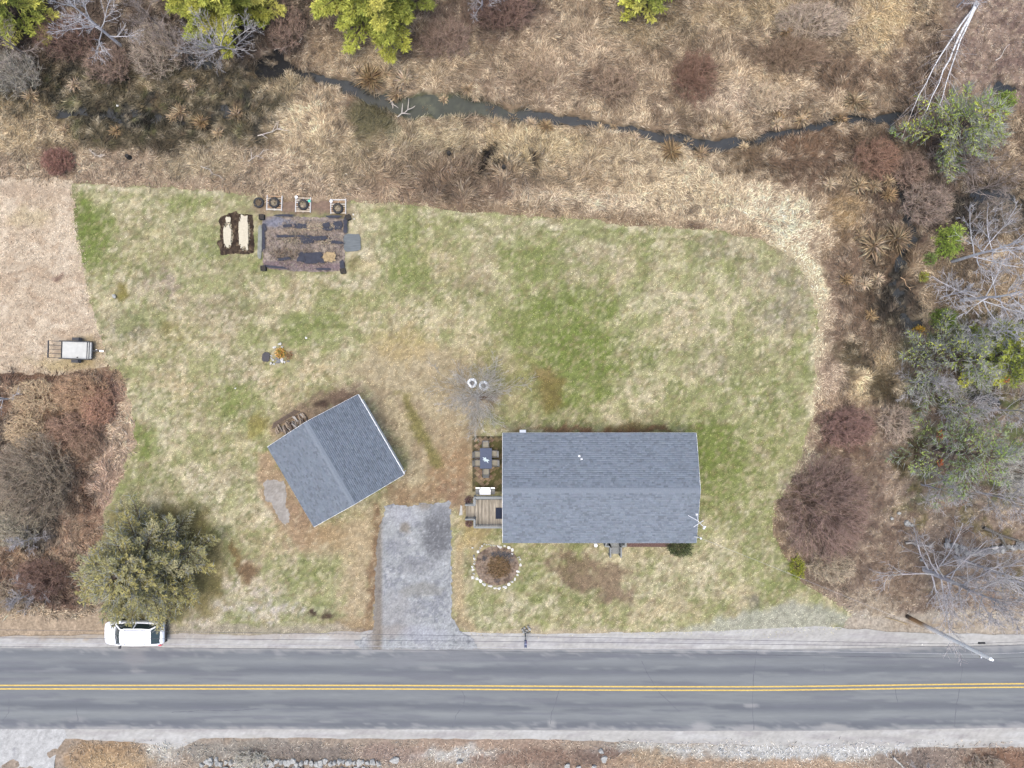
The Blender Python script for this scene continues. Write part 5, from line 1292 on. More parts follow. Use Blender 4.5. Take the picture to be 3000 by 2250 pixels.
b = MB(); b.tube([W(2595,1809,.12), W(2628,1818,.1), W(2657,1829,.06)], .028, 6); o = b.build('wooden_stick', plain('pale_stick', A(205,178,128), .8)); T(o, 'pale straight stick lying on the verge beside the pole foot', 'stick')

# ---------------------------------------------------------------- antenna and service mast on the house gable
an = empty('tv_antenna', W(2047, 1530, 0)+Vector((.05,0,0))); T(an, 'white television antenna on a mast at the house right gable', 'antenna')
M_ANT = plain('dull_aluminium', (.40,.41,.43), .5)
AZ = 4.3; off = an.location
def ap(px, py, z=AZ): return W(px, py, z)-off
b = MB(); b.tube([ap(2047,1529,2.2)*1, ap(2047,1529,AZ+.1)], .025, 6); b.build('mast', M_CHROME, an)
for seg in [((2016,1510),(2043,1525)),((2032,1544),(2061,1525)),((2041,1506),(2045,1524)),((2049,1531),(2062,1544)),((2043,1524),(2050,1532))]:
    b = MB(); b.bar(ap(*seg[0]), ap(*seg[1]), .035, .03); b.build('element', M_ANT, an)
b = MB(); c = ap(2063,1545); b.add([c+Vector((-.13,-.12,-.05)),c+Vector((.02,-.14,-.05)),c+Vector((.14,.08,-.05)),c+Vector((.02,.12,-.05)),c+Vector((-.13,-.12,.06)),c+Vector((.02,-.14,.06)),c+Vector((.14,.08,.06)),c+Vector((.02,.12,.06))], [(0,3,2,1),(4,5,6,7),(0,1,5,4),(1,2,6,5),(2,3,7,6),(3,0,4,7)]); b.build('reflector', M_ANT, an)
b = MB(); c = ap(2041,1507); b.box(c.x-.07,c.y-.07,c.z-.06,c.x+.07,c.y+.07,c.z+.06); b.build('tip_box', M_ANT, an)
sm = empty('service_mast', Vector((HS.x, HS.y, 0))); T(sm, 'short service mast with weatherhead on the house lower right corner', 'mast')
b = MB(); b.tube([(0,0,.6),(0,0,3.3)], .03, 8); b.bar((-.45,.05,3.0),(0,0,3.1),.05); b.build('pipe', plain('galvanised', (.25,.26,.27), .5), sm)
b = MB(); b.lathe((0,0,3.28), [(0,0),(.06,0),(.08,.07),(.05,.14),(0,.16)], 10); b.build('weatherhead', M_WHITE, sm)

# ---------------------------------------------------------------- kitchen garden
gd = empty('vegetable_garden', (*W(895, 716, 0).xy, 0)); T(gd, 'rectangular vegetable plot covered in mulch and black landscape fabric', 'garden')
def lay_gd(p, px, py):
    p.mottle((190,174,156), 9, .5, .64, .8, 1).mottle((112,100,94), 10, .52, .66, .8, 3).mottle((150,138,136), 22, .5, .64, .6, 5)
    p.blob(825,655,50,16,(140,142,156),.85).blob(900,675,90,10,(170,152,132),.7).blob(985,660,20,9,(188,168,148),.8).blob(925,660,18,9,(182,164,142),.7)
    p.poly([(770,785),(1010,795),(1010,775),(770,765)], (136,118,122), .8, 6, 0, 4).blob(960,757,14,14,(186,152,104),0)
gsoil = patch('soil', [(768,640),(790,634),(900,636),(1000,638),(1016,648),(1014,700),(1012,745),(1008,792),(940,798),(860,794),(790,788),(772,778),(770,700)], .03, .06, lay_gd, M_GROUND, (158,145,134), 3.5, .06, .5, .08)
off = Vector((gd.location.x, gd.location.y, 0)); gsoil.parent = gd; gsoil.location = -off
FAB_N = [0]
M_FAB = plain('landscape_fabric', A(70,72,84), .85, var=.3, scale=4)
def fabric(px, py, rx, ry, rot=0, mat=M_FAB, parent=gd, off=off, name='fabric_sheet', z=.27, n=26, rag=.26, seed=0, th=.02):
    r_ = random.Random(seed+int(px*7+py)); k = CAM_H/FPX; c = W(px, py, 0)-off; poly = []
    for i in range(n):
        t = 2*pi*i/n; sx = math.copysign(abs(cos(t))**.45, cos(t)); sy = math.copysign(abs(sin(t))**.45, sin(t)); q = 1+r_.uniform(-rag, rag)
        x, y = rx*k*sx*q, ry*k*sy*q; poly.append((c.x+x*cos(rot)-y*sin(rot), c.y+x*sin(rot)+y*cos(rot)))
    FAB_N[0] += 1; z += 0.004*(FAB_N[0] % 30)
    b = MB(); b.prism(poly, z-th, z); return b.build(name, mat, parent)
for (px_, py_, rx, ry, ro) in [(884,664,19,8,0),(992,661,12,12,.1),(962,672,14,5,0),(900,706,20,9,0),(870,694,44,3,0),(828,694,16,4,0),(916,755,34,16,-.03),(775,700,4,36,0),(778,668,5,10,.3),(1015,660,6,22,0),(1005,780,6,16,.2),(980,637,24,3,0),(930,700,30,7,.05),(960,662,10,7,.2),(845,664,14,4,.1),(990,712,18,4,-.1),(835,760,20,4,.1),(885,760,12,8,0),(840,634,28,3,0),(950,790,24,3,0),(810,784,30,3,-.1)]:
    fabric(px_, py_, rx, ry, ro)
fabric(969, 755, 17, 14, .05, plain('straw_mat', A(190,166,126), .95, var=.45, scale=9), name='straw_mat', z=.28, rag=.2)
straw_on('mulch_straw', gd, (892,715,116,74), 2600, (176,162,148), 11, .22, .12)
straw_on('light_straw', gd, (930,668,70,10), 260, (214,198,172), 16, .25, .2); straw_on('light_straw', gd, (870,706,40,8), 120, (206,190,164), 17, .25, .2); straw_on('light_straw', gd, (955,708,22,8), 90, (206,190,164), 18, .25, .2)
straw_on('dead_vines', gd, (880,700,60,10), 240, (180,168,152), 12, .45, .16); straw_on('dead_vines', gd, (850,745,50,16), 160, (158,142,124), 13, .45, .16)
def planter_box(px, py, rz_, lab):
    r = empty('planter_box', (*W(px, py, .25).xy, 0), rz_); T(r, lab, 'planter', 'black planter boxes at the garden corners')
    b = MB(); s, h, w_ = .2, .42, .03
    b.box(-s,-s,0,s,-s+w_,h); b.box(-s,s-w_,0,s,s,h); b.box(-s,-s+w_,0,-s+w_,s-w_,h); b.box(s-w_,-s+w_,0,s,s-w_,h); b.build('box', M_BLACK, r)
    b = MB(); b.box(-s+w_,-s+w_,.02,s-w_,s-w_,.36); b.build('soil', plain('dark_soil', (.03,.026,.022), .95, var=.5, scale=12), r)
planter_box(767,636,.02,'black planter box at the upper left corner of the vegetable plot'); planter_box(1020,637,.4,'black planter box at the upper right corner of the vegetable plot')
planter_box(772,786,.05,'black planter box at the lower left corner of the vegetable plot'); planter_box(1005,794,.2,'black planter box at the lower right corner of the vegetable plot')
o = fabric(1033, 712, 25, 26, .05, plain('grey_mat', A(128,134,136), .9, var=.25, scale=2, stretch=(1,6,1)), None, Vector((0,0,0)), 'ground_mat', .05, 26, .06); T(o, 'weathered grey ground mat on the right side of the vegetable plot', 'mat')
o = fabric(763, 710, 6, 50, -.03, plain('pale_board', A(160,162,152), .9, var=.3, scale=3), None, Vector((0,0,0)), 'edging_board', .06, 18, .06); T(o, 'long pale weathered board along the left side of the vegetable plot', 'board')
# straw bed
sb = empty('straw_bed', (*W(694, 682, 0).xy, 0)); T(sb, 'dark dug bed with two rows of bright straw left of the vegetable plot', 'garden bed')
def lay_sb(p, px, py): p.mottle((128,110,88), 8, .54, .66, .8, 1).mottle((58,46,38), 9, .5, .64, .8, 3)
SBP = [(648,634),(672,624),(692,618),(700,628),(742,630),(744,700),(746,740),(720,746),(690,744),(648,746),(642,722),(634,712),(644,700),(646,660),(640,648)]
s_ = patch('soil', SBP, .03, .05, lay_sb, M_GROUND, (84,70,58), 4, .10, .3, .12); off = Vector((sb.location.x, sb.location.y, 0)); s_.parent = sb; s_.location = -off
M_STRAW = plain('bright_straw', A(232,222,196), .95, var=.15, scale=8)
for (px_, py_, rx, ry) in [(672,645,7,8),(670,694,10,31),(718,684,13,47)]:
    fabric(px_, py_, rx, ry, 0, M_STRAW, sb, off, 'straw_row', .17, 30, .2, 3, .06)
straw_on('straw', sb, (671,690,13,38), 700, (232,220,192), 14, .14, .16); straw_on('straw', sb, (718,684,16,50), 1000, (232,220,192), 15, .14, .16); straw_on('clods', sb, (694,682,46,58), 900, (70,56,46), 16, .14, .12)

# tyre planters on pallets
M_TYRE = plain('tyre_rubber', (.022,.022,.024), .75, var=.2)
def tyre(px, py, rpx, lab, z0, mat, soil, name='tyre_planter', group=None, stems=True, cat='planter'):
    k = CAM_H/FPX; R_ = rpx*k
    r = empty(name, (*W(px, py, z0+.2).xy, z0)); T(r, lab, cat, group)
    b = MB(); b.lathe((0,0,0), [(R_*.62,.03),(R_*.85,0),(R_,.06),(R_*1.0,.17),(R_*.88,.24),(R_*.66,.22),(R_*.6,.14)] if stems else [(R_*.5,.03),(R_*.85,0),(R_,.06),(R_*1.0,.17),(R_*.88,.23),(R_*.5,.24),(R_*.46,.14)], 22); b.build('tyre', mat, r, smooth=True)
    b = MB(); b.lathe((0,0,0), [(0,.22 if stems else .12),(R_*.4,.18 if stems else .11),(R_*.68,.10)], 14); b.build('soil', soil, r)
    if stems:
        rs = np.random.default_rng(int(px)); n = 90; t = rs.random(n)*2*pi; q = np.sqrt(rs.random(n))*R_*.6
        az_ = rs.random(n)*6.28; D = np.stack([np.cos(az_), np.sin(az_), .5+rs.random(n)], 1)
        nm = NM(); nm.add(kites(np.stack([q*np.cos(t), q*np.sin(t), np.full(n,.17)], 1), D, .12+.12*rs.random(n), .025, .1, rs), vary(rs, (170,156,130), n, .4)); s = nm.build('dead_stems', M_VEG, r); s['kind'] = 'stuff'
M_DSOIL = plain('potting_soil', A(205,192,170), .95, var=.5, scale=10)
def pallet(px, py, rz_, lab):
    r = empty('wooden_pallet', (*W(px, py, .1).xy, 0), rz_); T(r, lab, 'pallet', 'pale wooden pallets above the vegetable plot')
    for i in range(7):
        b = MB(); b.box(-.62+.0,-.58+i*.18,.10,.62,-.58+i*.18+(.09 if i else .12),.125); b.build('slat', rq.choice(PT_), r)
    for x in (-.6,0,.6):
        b = MB(); b.box(x-.03,-.6,.012,x+.03,.62,.098) if x == 0 else b.box(x-.035,-.6,.012,x+.035,.62,.135); b.build('stringer', M_STRINGER, r)
M_STRINGER = plain('pallet_end', A(236,234,232), .9, var=.15)
PT_ = [plain('pallet_board', A(*c), .9, var=.25, scale=6) for c in ((236,232,226),(222,206,184),(206,172,138),(232,224,210))]
PG = 'tyre planters in a row above the vegetable plot'
tyre(757, 593, 15.5, 'black tyre planter standing on bare ground left of the three pallets', .0, M_TYRE, plain('leafy_soil', A(130,108,92), .95, var=.6, scale=10), group=PG)
for (px_, py_, rz_, tx, ty, l1, l2) in [(804,595,-.04,802,593,'left of the three pale pallets, under a tyre planter','black tyre planter on the left pallet'),(888,600,-.03,887,599,'middle of the three pale pallets, under a tyre planter','black tyre planter on the middle pallet'),(991,605,0.0,989,610,'right of the three pale pallets, under a tyre planter','black tyre planter on the right pallet')]:
    pallet(px_, py_, rz_, l1); tyre(tx, ty, 15.5, l2, .14, M_TYRE, M_DSOIL, group=PG)
for (px_, py_, lab) in [(868.5,578,'white plastic pot at the corner of the middle pallet'),(970.5,590,'white plastic pot at the corner of the right pallet')]:
    b = MB(); b.lathe((0,0,0), [(.05,0),(.11,.25),(.12,.27),(.085,.27),(.06,.1),(0,.1)], 14); o = b.build('plant_pot', M_WHITE, smooth=True); o.location = (*W(px_, py_, .2).xy, .0); T(o, lab, 'pot', 'white pots beside the pallets')
b = MB(); b.lathe((0,0,0), [(.0,0),(.1,.0),(.11,.1),(.07,.12),(0,.12)], 12); o = b.build('green_tub', plain('green_plastic', (.05,.42,.30), .5)); o.location = (*W(905,588,.3).xy, .14); T(o, 'small bright green tub on the middle pallet', 'tub')
for (px_, py_, s, lab) in [(1034,629,7,'white rag lying by the upper right planter box'),(1038,642,6,'cream coloured litter scrap below the white rag'),(343,308,9,'white plastic litter lying in the dark marsh'),(897,990,7,'small white stone on the lawn right of the rock garden'),(690,1137,6,'short white stake in the lawn left of the garage'),(1014,510,6,'white scrap in the straw above the vegetable plot'),(2701,1888,5,'tiny white litter scrap beside the pole foot')]:
    o = stone(px_, py_, s, s*.8, .14, R_WHITE, name='litter_scrap'); T(o, lab, 'litter')

# white painted tyre planters and grey multi-stemmed shrub
tyre(1383, 1122, 14.5, 'white painted tyre planter, left of the pair under the grey shrub', .0, M_WHITE, plain('grey_fill', A(112,112,120), .9, var=.2), 'white_tyre_planter', 'white tyre planters under the grey shrub', False)
tyre(1417, 1130, 14.5, 'white painted tyre planter, right of the pair under the grey shrub', .0, M_WHITE, plain('grey_fill', A(112,112,120), .9, var=.2), 'white_tyre_planter', 'white tyre planters under the grey shrub', False)

# rock garden with orange green shrub
rg = empty('rock_garden', (*W(822, 1045, 0).xy, 0)); T(rg, 'small rock garden of white and grey stones in the left lawn', 'rock garden')
for (u_, v_, sx, sy, m) in [(1120,340,200,180,0),(810,500,220,120,0),(640,960,130,130,0),(660,1090,120,120,0),(745,1210,120,130,0),(620,1370,120,140,0),(790,1420,130,120,0),(1040,1280,260,330,1),(1230,1230,160,380,0),(1380,1290,110,160,0),(1250,480,150,90,0),(1560,1250,160,120,1),(700,1340,60,90,1),(960,1130,220,160,1)]:
    stone(760+u_/18.43, 990+v_/18.43, sx/18.43, sy/18.43, .2+.1*rq.random(), (R_WHITE, R_SLATE)[m], rg, rz=rq.uniform(-.4,.4), z=0)
leafy_bush('juniper_shrub', 'low orange and green shrub growing in the rock garden', W(824,1034,0), .42, .40, .5, 71, [(196,140,70),(130,132,70),(178,128,62),(110,120,60),(204,160,96)], 700, .11, .05)
leafy_bush('red_brown_shrub', 'small russet twiggy shrub on the right of the rock garden', W(848,1042,0), .28, .34, .4, 72, [(150,104,76),(130,96,70),(124,120,80)], 240, .14, .03)
o = fabric(781.5, 1046, 11, 13, -.1, plain('dark_slate', A(92,88,92), .8, var=.2), None, Vector((0,0,0)), 'slate_slab', .06, 18, .12, 2, .06); T(o, 'dark square slate slab lying left of the rock garden', 'slab')

# woodpile against the garage gable
wpz = empty('woodpile', (*W(858, 1252, 0).xy, 0), radians(29.1)); T(wpz, 'untidy row of weathered firewood and boards against the garage back gable', 'woodpile')
M_LOGS = [plain('split_wood', A(*c), .9, var=.3, scale=6) for c in ((196,188,180),(158,146,134),(120,104,92),(176,158,138))]
for i in range(46):
    x = -1.35+2.7*rq.random(); y = rq.uniform(-.05, .5); z = .08+.45*rq.random()*(1-abs(y))
    b = MB(); a_ = rq.uniform(-.25, .25); l = rq.uniform(.25, .42); w_ = rq.uniform(.08, .15)
    b.bar(Vector((x-l*sin(a_), y-l*cos(a_)*.7, z)), Vector((x+l*sin(a_), y+l*cos(a_)*.7, z+rq.uniform(-.05,.05))), w_, w_*.8); b.build('log', rq.choice(M_LOGS), wpz)
for i in range(4):
    b = MB(); y = .75+.09*i; b.bar(Vector((-1.5+.1*i, y, .05+.02*i)), Vector((1.3-.15*i, y+rq.uniform(-.1,.1), .06+.02*i)), .09, .03); b.build('board', M_LOGS[2], wpz)
# ---------------------------------------------------------------- trees
PINE = [(142,142,64),(154,152,72),(130,134,60),(158,154,78),(120,126,58)]
conifer('pine_tree', 'large yellow green pine at the top edge above the marsh', G(690,32), 13.5, 4.0, 101, PINE, gain=1.0, whorls=15, per=8, spray=22, leaf=.34, lw=.08)
conifer('pine_tree', 'broadest yellow green pine at the top edge left of centre', G(1120,2), 15, 5.3, 102, PINE, gain=1.0, whorls=17, per=8, spray=22, leaf=.34, lw=.08)
conifer('pine_tree', 'small yellow green pine in the upper left corner', G(92,62), 9, 2.5, 103, PINE, whorls=10, per=6, spray=12, leaf=.36, lw=.1)
conifer('pine_tree', 'yellow green pine just showing at the top edge right of centre', G(1885,8), 8, 1.9, 104, PINE, whorls=9, per=6, spray=12, leaf=.34, lw=.1)
OLIVE = [(124,118,74),(116,112,74),(128,122,78),(112,110,76),(120,116,86)]
conifer('evergreen_tree', 'broad olive grey evergreen overhanging the white car at lower left', G(472,1626), 6.6, 4.95, 105, OLIVE, gain=1.15, tv=.45, h0=.08, whorls=16, per=11, spray=20, leaf=.18, lw=.055, shape=.62, sparse=.12, lichen=3000, group='lichen covered evergreens', fill=.9, droop=.0)
GRN = [(104,116,56),(92,108,54),(120,130,60),(112,120,72),(130,136,58)]
conifer('evergreen_tree', 'lichen grey evergreen at the right edge below the leaning birch', G(2735,422), 7, 3.5, 106, GRN, gain=1.35, h0=.15, whorls=10, per=7, spray=12, leaf=.2, lw=.06, shape=.7, lichen=2300, group='lichen covered evergreens', fill=.6, sparse=.3)
conifer('evergreen_tree', 'uppermost lichen grey evergreen of the right woodland below the bare trees', G(2712,1062), 7, 4.0, 107, GRN, gain=1.35, h0=.15, whorls=9, per=6, spray=8, leaf=.2, lw=.06, shape=.7, lichen=2200, group='lichen covered evergreens', fill=.45, sparse=.38)
conifer('evergreen_tree', 'dark green lichen flecked evergreen right of the big brown shrub', G(2735,1315), 7.5, 4.5, 108, [(92,108,52),(84,100,54),(104,116,62),(96,108,70)], gain=1.25, h0=.15, whorls=9, per=7, spray=10, leaf=.2, lw=.06, shape=.7, lichen=1500, group='lichen covered evergreens', fill=.55, sparse=.34)
conifer('evergreen_tree', 'yellow green evergreen cut by the right edge beneath the bare trees', G(2860,1042), 8.5, 2.6, 109, [(140,142,56),(120,128,56),(108,116,50)], whorls=10, per=6, spray=10, leaf=.28, lw=.09, lichen=600)
conifer('young_pine', 'bright green young pine, upper of the pair by the right ditch', G(2762,694), 2.0, .40, 110, [(122,138,56),(112,130,50),(134,146,66)], whorls=6, per=6, spray=9, leaf=.16, lw=.05, group='young pines by the ditch')
conifer('young_pine', 'bright green young pine, lower of the pair by the right ditch', G(2760,732), 1.8, .40, 111, [(116,134,54),(106,126,50),(130,144,62)], whorls=6, per=6, spray=9, leaf=.16, lw=.05, group='young pines by the ditch')
leafy_bush('evergreen_bush', 'mid green rounded bush below the young pines', G(2722,760), .5, .55, .8, 73, [(96,116,60),(110,126,66)], 500, .14, .05)
leafy_bush('evergreen_bush', 'small yellow green bush beside the black ditch water', G(2703,812), .4, .4, .6, 74, [(128,138,62),(140,130,60)], 350, .13, .05)
leafy_bush('evergreen_bush', 'dark grass green bush under the grey tree limbs at right', G(2758,935), 1.1, .85, 1.0, 75, [(92,112,44),(80,102,42),(108,124,56)], 1500, .18, .05)
leafy_bush('evergreen_bush', 'yellow green bush at the lower left edge of the brown shrub', G(2330,1662), .6, .95, .9, 76, [(120,126,40),(136,138,48),(98,108,40)], 900, .16, .05)
leafy_bush('yellow_bush', 'three lobed mustard yellow bush beside the right ditch', G(2697,968), .55, .35, .5, 77, [(150,128,50),(160,120,46),(140,124,60)], 420, .16, .08)
leafy_bush('green_sapling', 'green bush at the right edge above the lichened evergreen', G(2935,300), .9, .7, 1.2, 78, [(112,128,52),(96,116,46)], 800, .18, .06)
leafy_bush('rust_bush', 'bright rust orange seedling among the green boughs at right', G(2752,1276), .22, .42, .5, 79, [(206,124,58),(196,110,52)], 180, .14, .05)
leafy_bush('rust_bush', 'rust orange patch of leaves at the right edge of the woods', G(2925,1112), .9, .28, .5, 80, [(180,108,50),(160,100,54)], 360, .16, .06)
leafy_bush('rust_bush', 'rust red seedling below the dark green evergreen', G(2752,1352), .18, .36, .4, 81, [(190,104,58),(176,96,58)], 120, .14, .05)

GREY = (172,168,168); LG = (192,190,192); BRG = (150,138,130)
bare_tree('bare_tree', 'pale grey leafless tree in the upper left woods', G(355,135), 8.5, 3.4, 201, LG, 18, (11, 6), .2, (-.3,.2), .13)
bare_tree('bare_tree', 'grey leafless tree fanning out below the large pine', G(688,140), 7, 3.9, 202, GREY, 16, (11, 6), .15, (.5,-3.0), .15, low=.2)
bare_tree('bare_tree', 'dim grey leafless tree at the upper left frame edge', G(92,170), 7, 2.8, 203, BRG, 14, (10, 5), .2, (0,0), .1)
bare_tree('bare_tree', 'brown grey leafless tree between the upper left pines', G(500,105), 6.5, 2.6, 204, BRG, 14, (10, 5), .15, (0,-.4), .09)
bare_tree('bare_tree', 'slender brown grey leafless tree left of the large pine', G(560,160), 5, 2.0, 205, BRG, 12, (10, 5), .1, (0,-.6), .07)
bare_tree('bare_tree', 'grey leafless tree cut by the top edge right of the pines', G(1412,30), 6, 2.4, 206, GREY, 14, (10, 5), .15, (.2,-.8), .09)
bare_tree('bare_tree', 'twin grey leafless tree at the right edge above the young pines', G(2790,766), 10, 3.8, 207, LG, 18, (11, 6), .25, (0,0), .14)
bare_tree('bare_tree', 'wide grey leafless tree at the right edge with sagging limbs', G(2815,880), 9, 4.3, 208, LG, 18, (11, 6), .2, (.3,-.3), .14, low=.15)
bare_tree('bare_tree', 'small silvery leafless sapling by the black ditch water', G(2768,868), 3.2, 1.9, 209, LG, 16, (10, 5), .08, (.2,.2), .06)
bare_tree('bare_tree', 'largest leafless tree spreading wide over the lower right woods', G(2708,1668), 9.5, 4.9, 210, GREY, 34, (11, 6), .05, (.4,-.2), .22, low=.0, thick=.8, minr=.013)
bare_tree('bare_tree', 'tall leafless tree at the right edge beside the old stone wall', G(2800,1632), 9.5, 4.6, 211, GREY, 16, (10, 5), .25, (.3,0), .15)
bare_tree('bare_tree', 'leafless tree in the lower right corner leaning over the road', G(2925,1690), 5.5, 2.3, 212, LG, 14, (10, 5), .2, (.2,.3), .1)
bare_tree('bare_tree', 'curving grey leafless tree below the lichened evergreen at right', G(2780,478), 4.5, 2.9, 213, BRG, 14, (9, 4), .1, (.3,-1.2), .09, low=.1)
bare_tree('bare_tree', 'white grey leafless tree at the left edge of the thicket', G(45,1168), 5.5, 2.0, 214, LG, 14, (8, 5), .15, (0,0), .08)
bare_tree('bare_tree', 'grey leafless sapling by the dark gap of the left thicket', G(118,1575), 3.0, 1.6, 215, GREY, 12, (10, 5), .1, (-.3,.2), .05)
bare_tree('bare_tree', 'pale leafless sapling at the bottom of the left thicket', G(112,1728), 3.0, 1.7, 216, GREY, 12, (10, 5), .1, (-.3,-.3), .05)
bare_tree('bare_tree', 'brown leafless tree in the right woods above the ditch', G(2850,560), 5, 2.6, 217, BRG, 14, (9, 4), .1, (0,-.4), .08)
bare_tree('bare_tree', 'grey leafless tree between the lichened evergreens at the right edge', G(2900,1200), 6, 2.8, 218, GREY, 14, (10, 5), .15, (0,0), .09)
bare_tree('bare_tree', 'grey leafless tree above the leaning birch in the upper right', G(2805,20), 5.5, 2.0, 219, GREY, 12, (10, 5), .1, (-.3,.2), .07)
bare_tree('bare_tree', 'grey leafless tree overhanging from beyond the bottom edge', G(2690,2262), 3.2, 1.8, 220, GREY, 14, (10, 5), .08, (0,.5), .07)
bare_tree('bare_tree', 'thin grey leafless tree in the mossy woods left of the rust seedlings', G(2668,1120), 4.5, 2.6, 222, GREY, 16, (11, 6), .1, (0,0), .06)
bare_tree('bare_tree', 'thin grey leafless tree between the two lichened evergreens', G(2760,1190), 5.5, 3.2, 223, GREY, 18, (11, 6), .1, (0,0), .08)
bare_tree('bare_tree', 'thin grey leafless tree below the dark green evergreen', G(2700,1420), 5, 2.8, 224, GREY, 16, (11, 6), .1, (0,0), .07)
bare_tree('bare_tree', 'grey leafless tree at the right edge above the lower right giant', G(2860,1440), 6, 3.2, 225, GREY, 16, (11, 6), .1, (0,0), .09)
bare_tree('bare_tree', 'grey leafless tree over the yellow green edge evergreen', G(2820,985), 6.5, 3.2, 226, LG, 18, (11, 6), .12, (0,0), .09)
# silver shrub over the white tyre planters
bare_tree('multi_stem_shrub', 'airy grey leafless shrub over the two white tyre planters', G(1400,1163), 3.4, 3.9, 221, (172,168,160), 42, (10, 5), .03, (0,0), .07, low=.22, group='ornamental bare shrubs', thick=.75)

# leaning birch clump
def birch():
    base = G(2862, 8); root = empty('leaning_birch', base); T(root, 'white double trunked birch leaning low across the upper right corner', 'tree', 'birches')
    R_ = random.Random(5); rs = np.random.default_rng(5); tr = NM(); cr_ = NM(); segs = [[], [], [], []]
    for (mid, tip, z1, z2, r0) in [((2775,110),(2672,325),3.0,4.6,.09),((2800,120),(2715,325),3.2,5.0,.115),((2798,150),(2750,318),3.4,5.0,.085)]:
        p0 = Vector((0, 0, 0)); m = W(*mid, z1)-base; t_ = W(*tip, z2)-base
        pts = []
        for i in range(11):
            t = i/10; q = p0*(1-t)**2+m*2*t*(1-t)*1.0+t_*t*t
            pts.append(q+Vector((R_.gauss(0,.04), R_.gauss(0,.04), 0)))
        for i in range(10):
            ra, rb = r0*(1-.085*i), r0*(1-.085*(i+1)); tr.add(frusta([pts[i]], [pts[i+1]], [ra], [rb], 7), np.array([.5,.5,.5])*R_.uniform(.9,1.15))
            if R_.random() < .8:
                s = pts[i].lerp(pts[i+1], R_.random()*.6); e = s+(pts[i+1]-pts[i]).normalized()*.05; tr.add(frusta([s], [e], [ra*1.03], [ra*1.03], 7), (.06,.055,.05))
            if i >= 3:
                for k_ in range(5):
                    dd = rot_about((pts[i+1]-pts[i]).normalized(), R_.uniform(.5,1.0), R_.uniform(0,6.28)); branch_segments(R_, pts[i].lerp(pts[i+1], R_.random()), dd, R_.uniform(1.0,2.2), .022, 1, segs, (0, 0, 8, 5), -.02, .1, .012)
    for l in (1, 2, 3):
        if segs[l]: a = np.array(segs[l]); cr_.add(frusta(a[:, :3], a[:, 3:6], a[:, 6], a[:, 7], 3), vary(rs, (150,142,138), len(a), .3, .03, 2.2))
    tr.build('trunk', M_BARK, root); cr_.build('crown', M_BARK, root)
birch()

# ---------------------------------------------------------------- thickets
def sh(px, py, rx, ry, H, seed, col, lab, stems=240, tw=7, **k):
    shrub('bare_shrub', lab, G(px, py), rx, ry, H, seed, col, stems, tw, group='leafless shrubs', **k)
BR = (122,100,92); RB = (150,120,100); TB = (166,142,120); GB = (136,126,116); DB = (108,84,78)
sh(2400,1480,3.6,4.5,3.0,301,(118,96,92),'largest dome shaped brown leafless shrub right of the house',620,9,twl=.2)
sh(2468,1250,2.3,1.7,2.0,302,(122,94,90),'reddish brown dome shrub at the lawn edge above the largest one',380,8,twl=.22)
sh(2425,1655,2.0,1.3,1.7,303,(148,132,118),'grey brown low shrub behind the yellow green bush',260,8)
sh(120,1395,3.3,3.8,2.8,304,(124,110,100),'large grey brown dome shrub in the left thicket',560,9,twl=.2)
sh(250,1150,2.4,1.6,1.4,305,RB,'russet shrub at the top of the left thicket below the trailer',300,8)
sh(120,1165,2.2,1.5,1.4,306,TB,'tan fan like shrub in the upper left thicket',260,8)
sh(300,1190,1.4,1.7,1.3,307,(146,110,96),'russet shrub at the lawn side of the left thicket',260,8)
sh(225,1260,2.4,1.5,1.3,308,(132,104,92),'dull russet shrub in the middle of the left thicket',300,8)
sh(90,1262,1.8,1.4,1.4,309,TB,'tan shrub above the large grey brown dome',240,8)
sh(265,1300,1.4,1.1,1.0,310,(126,102,90),'low brown shrub where the left thicket meets the lawn',220,8)
sh(60,1540,2.0,1.6,1.8,311,GB,'grey brown shrub below the large left dome',280,8)
sh(135,1690,2.2,1.7,1.5,312,DB,'dark burgundy brown shrub in the lower left thicket',320,8)
sh(40,1745,1.7,1.4,1.5,313,(140,122,108),'tan grey shrub at the lower left frame edge',240,8)
sh(178,478,1.4,1.1,1.1,314,(118,84,78),'wine red rounded shrub above the pale field',260,8)
sh(215,120,2.6,2.0,2.0,315,DB,'dark brown shrub beneath the pale upper left tree',280,8)
sh(330,200,2.0,1.6,1.6,316,BR,'brown shrub on the marsh side of the upper left trees',240,8)
sh(470,160,2.2,2.4,2.0,317,(140,124,116),'grey brown shrub left of the fanning grey tree',300,8)
sh(60,230,2.4,1.8,2.0,318,(130,122,118),'hazy grey shrub at the left edge below the corner pine',260,8)
sh(845,95,1.6,2.0,1.6,319,BR,'brown shrub in the gap between the two large pines',240,8)
sh(1470,45,2.6,1.6,1.8,320,DB,'dark brown shrub at the top edge right of the pines',300,8)
sh(1310,125,2.2,1.8,1.2,321,BR,'brown shrub patch right of the broadest pine',240,8)
sh(2030,235,1.9,2.3,1.4,322,(112,84,74),'dark red brown shrub alone in the upper meadow',300,8)
sh(2310,170,3.4,1.4,1.3,323,(120,98,84),'long dark brown shrub in the upper right meadow',320,8)
sh(2370,70,3.0,1.5,1.3,324,(150,132,122),'silvery brown shrub at the upper right meadow',300,8)
sh(2560,470,2.0,1.7,1.3,325,(124,94,82),'red brown shrub left of the ditch on the right',280,8)
sh(2700,600,2.2,1.8,1.7,326,(128,110,104),'grey brown shrub right of the upper ditch',280,8)
sh(2655,500,1.6,1.5,1.4,327,(122,100,92),'brown shrub beside the lichened evergreen',240,8)
sh(2900,640,2.2,1.6,1.8,328,(116,104,98),'dark grey brown shrub at the right edge over black water',260,8)
sh(2250,290,1.8,1.2,1.0,329,(170,148,130),'pale tan shrub on the far bank of the brook',220,8)
